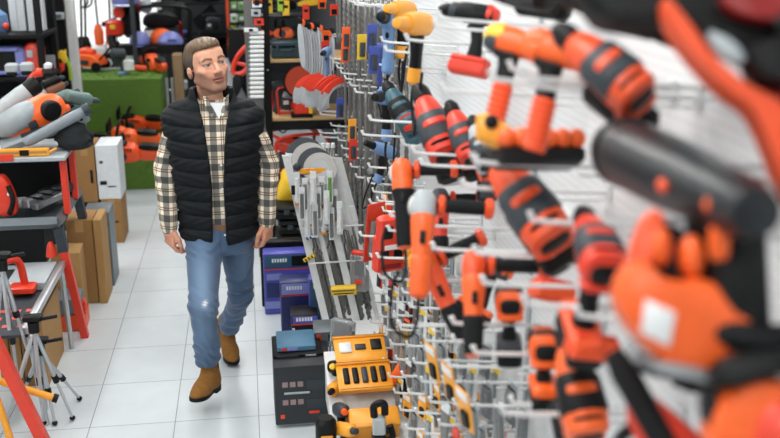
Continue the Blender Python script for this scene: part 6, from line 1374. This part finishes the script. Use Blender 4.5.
engine('black generator with pale tank on the second shelf, far left', (-2.15, YS+.2, .638), fr((1, 0, 0)), LGREY, BLACK, 1.0); engine('dark generator with red tank beside it on the second shelf', (-1.80, YS+.18, .638), fr((.9, .3, 0)), DRED, BLACK, .9)
engine('black and grey engine on the floor below the far left shelf', (-2.05, 7.55, .42), fr((1, .2, 0)), GREY, BLACK, 1.0); engine('engine with red frame in front of the shelves', (-1.70, 7.30, .40), fr((.8, -.5, 0)), BLACK, RED, 1.0); engine('dark machine with red edge at the left picture border', (-2.05, 6.95, .55), fr((1, .4, 0)), BLACK, RED, .9)
tag(B().box((-1.95, 7.3, .2), (.95, .95, .4), ch=.01).put('pallet_platform', BLACK), 'low black platform carrying the engines at the far left', 'platform')
t = thing('tiller_handle', 'red curved tiller handle rising beside the engines', 'handle', at(28, 95, Y=7.0)); B().tube(curve([(0, 0, -.20), (-.02, .02, .0), (.03, .05, .12), (.10, .08, .14)]), .022, 8).put('tube', RED, t); B().tube(curve([(.09, .08, .14), (.16, .1, .14)]), .026, 8).put('grip', BLACK, t)
for k, (px, py, m, lab) in enumerate(((12, 68, LGREY, 'pale white tank on a machine at the far left'), (27, 67, LGREY, 'pale lever guard beside the white tank'), (40, 72, DORANGE, 'orange knob box on a dark machine at the left'), (48, 66, PAPER, 'small framed red poster card behind the machines'))):
    t = thing('machine_cover', lab, 'cover', at(px, py, Y=7.55)); B().box((0, 0, 0), (.09 if k < 2 else .05, .09, .07 if k < 2 else .05), ch=.012).put('body', m, t); B().box((0, -.03, -.04), (.07, .05, .03), ch=.006).put('mount', BLACK, t)
t = thing('poster_card', 'red and white card standing between shelf and black post', 'card', at(50, 68, Y=8.6), fr((1, -.1, 0))); B().box((0, 0, 0), (.10, .01, .22), ch=.002).put('card', LGREY, t); B().box((.0, -.007, -.02), (.08, .004, .10), ch=0).put('print', DRED, t)
for k, (px, py, m, lab) in enumerate(((62, 57, YELLOW, 'yellow glove pack hung on the black post'), (60, 65, RED, 'red glove pack below the yellow one'))):
    t = thing('glove_pack', lab, 'pack', at(px, py, Y=8.7)); B().plate([(-.035, -.06), (.035, -.06), (.04, .02), (.02, .06), (-.02, .06), (-.04, .02)], .03, .008, 2).put('glove', m, t); B().box((0, 0, .06), (.05, .01, .02), ch=.002).put('header', BLACK, t)
t = thing('hose', 'lime green hose hanging by the white post', 'hose', at(67, 62, Y=8.75)); B().tube(curve([(-.02, 0, .08), (.0, 0, .02), (.02, 0, -.06), (.02, 0, -.16)]), .016, 8).put('hose', LIME, t); B().latx([(-.01, .02), (.02, .02)], 8, T(Vector((-.02, 0, .09)))).put('coupling', YELLOW, t)
for k, (px, py, lab) in enumerate(((52, 82, 'black pipe tool leaning beside the machines'), (56, 88, 'brown and grey nozzle beside the turf'), (48, 92, 'grey coupling on the floor stand beside the turf'))): smalltool(lab, at(px, py, Y=7.4), fr((.8, .4, .3), (0, -.2, 1)), (BLACK, mat('rust_brown', (130, 84, 58), .6), LGREY)[k], GREY, 1.1)
# ================================================================ dark shelves at the very back
bs = thing('shelving_unit', 'dark shelving unit against the back wall behind the man\'s head', 'shelving', (0, 0, 0)); YB = 12.0
for x in (-.80, .12):
    for y in (YB, YB+.5): B().box((x, y, 1.2), (.05, .05, 2.4), ch=.004).put('post', BLACK, bs)
up = at(227.5, 10, Y=YB).x; B().box((up, YB-.02, 1.3), (.035, .04, 2.3), ch=.004).put('orange_upright', DORANGE, bs)
for z in (.30, .72, 1.10, 1.50): B().box((-.34, YB+.25, z), (.96, .54, .03), ch=.004).put('shelf_board', BLACK, bs)
for k, (x, lab) in enumerate(((-.66, 'black bucket left on the back shelf'), (-.36, 'black bucket beside the orange upright on the back shelf'))):
    for j in range(3): bucket(lab.replace('black bucket', ('lowest', 'middle', 'top')[j]+' black bucket'), (x+.0, YB+.2, .736+.05*j), BLACK, .135, .24)
bucket('pale galvanised bucket behind the black ones on the back shelf', (-.52, YB+.3, .736), LGREY, .10, .30)
t = thing('folded_chair', 'black folded chair hanging over the back shelf', 'chair', at(206, 18, Y=YB+.1), fr((.8, .1, .6))); B().box((0, 0, 0), (.30, .03, .16), ch=.012).put('seat', BLACK, t); B().tube([(-.2, 0, -.1), (.2, 0, .1)], .012, 6).put('frame', GREY, t)
t = thing('garden_hose', 'coiled dark garden hose on the back shelf top', 'hose', (-.45, YB+.15, 1.52), None)
for j in range(4): B().torus((0, 0, .03+.045*j), .14-.005*j, .024).put('coil', (BLACK, GREY, BLACK, mat('dark_green', (40, 88, 72), .5))[j], t)
for k in range(9):
    px, py = 234+7.5*(k % 3), 6+12*(k//3); z = at(px, py, Y=YB-.05)
    t = thing('seed_pack', '%s green and white seed pack on the back rack, %s row' % (('left', 'middle', 'right')[k % 3], ('top', 'second', 'lowest')[k//3]), 'pack', z, fr((1, 0, 0), (rng.uniform(-.15, .15), -.1, 1)))
    B().box((0, 0, 0), (.085, .05, .10), ch=.01).put('bag', (GREEN, WHITE, LIME, mat('pale_green', (150, 180, 140), .6))[(k*7) % 4], t); B().box((0, -.026, .0), (.05, .004, .04), ch=0).put('label_plate', (PAPER, GREEN)[k % 2], t)
t = thing('potted_fern', 'small green plant at the end of the back shelf', 'plant', at(248, 40, Y=YB-.1)); B().lathe([(.03, -.14), (.05, -.06), (.048, -.06), (.01, -.07)], 14).put('pot', BLACK, t); b = B(); rr = random.Random(6)
for k in range(40):
    d = Vector((rr.uniform(-1, 1), rr.uniform(-1, 1), rr.uniform(.3, 1.4))).normalized()*rr.uniform(.10, .2); w = d.cross(Vector((0, 0, 1))).normalized()*.012; q = Vector((0, 0, -.06)); b._a([q, q+d*.5+w, q+d, q+d*.5-w], [(0, 1, 2, 3)])
b.put('leaves', mat('fern_green', (70, 120, 50), .7), t)
for k, (px, py, lab) in enumerate(((213, 22, 'black engine part on the back shelf left of the upright'), (240, 34, 'dark motor on the back rack under the seed packs'), (235, 52, 'black canister beside the red hand saw'))):
    engine(lab, at(px, py, Y=YB-.1) - Vector((0, 0, .12)), fr((1, .2, 0)), GREY, BLACK, .6)
t = smalltool('small orange-tipped blue tool at the left of the back shelf', at(187, 33, Y=11.6), fr((.5, -.8, 0)), BLUE, ORANGE, 1.0); smalltool('orange tool hanging left of the man\'s hair', at(189, 41, Y=11.4), fr((.2, -.3, 1), (0, -1, .2)), ORANGE, BLACK, .9)
# tall dark machine behind the man's head, grey cabinet end, red hand saw
t = thing('upright_vacuum', 'tall black machine with pale lid left of the man\'s head', 'machine', at(187, 130, Y=10.6)); B().lz([(-.35, 0, 0, .12, .12, 3), (.35, 0, 0, .12, .12, 3), (.42, 0, 0, .09, .09, 2.6)]).put('body', BLACK, t); B().box((-.03, -.02, .50), (.13, .14, .10), ch=.015).put('lid', LGREY, t); B().tube(curve([(.1, -.1, .3), (.2, -.14, .1), (.14, -.14, -.2)]), .03, 10).put('hose', RUBBER, t)
t = thing('grey_board', 'slanting pale grey board behind the red saw', 'board', at(236, 90, Y=8.35), fr((.42, .1, -1), (.6, -.6, .3))); B().box((0, 0, 0), (.55, .14, .02), ch=.004).put('board', mat('pale_grey_board', (176, 182, 186), .6), t); B().box((-.2, 0, .011), (.05, .08, .003), ch=0).put('label_plate', PAPER, t)
dp = at(240, 90, Y=8.5); tag(B().box((dp.x, 8.5, .75), (.16, .05, 1.5), ch=.004).put('display_post', BLACK), 'black display post behind the red-handled saw', 'post')
t = thing('hand_saw', 'red-handled saw standing upright between man and roller column', 'saw', at(243, 62, Y=8.1), fr((-.25, .05, -1), (1, -.2, 0)))
hp_ = [(-.17, .03), (-.12, .075), (.06, .05), (.12, -.02), (.10, -.075), (-.02, -.06), (-.10, -.02)]
o = chaikin(hp_, 2); n_ = len(o)
B().tube([(q[0], 0, q[1]) for q in o], .022, 8, True).put('handle_loop', RED, t); B().box((.02, 0, .0), (.03, .03, .12), ch=.008).put('cross_grip', RED, t); B().plate([(.10, -.06), (.12, .04), (.30, .02), (.30, -.03)], .05, .008, 1).put('black_nose', BLACK, t); B().box((-.06, .0, .068), (.16, .02, .012), (0, .2, 0), ch=.003).put('blade_edge', STEEL, t)
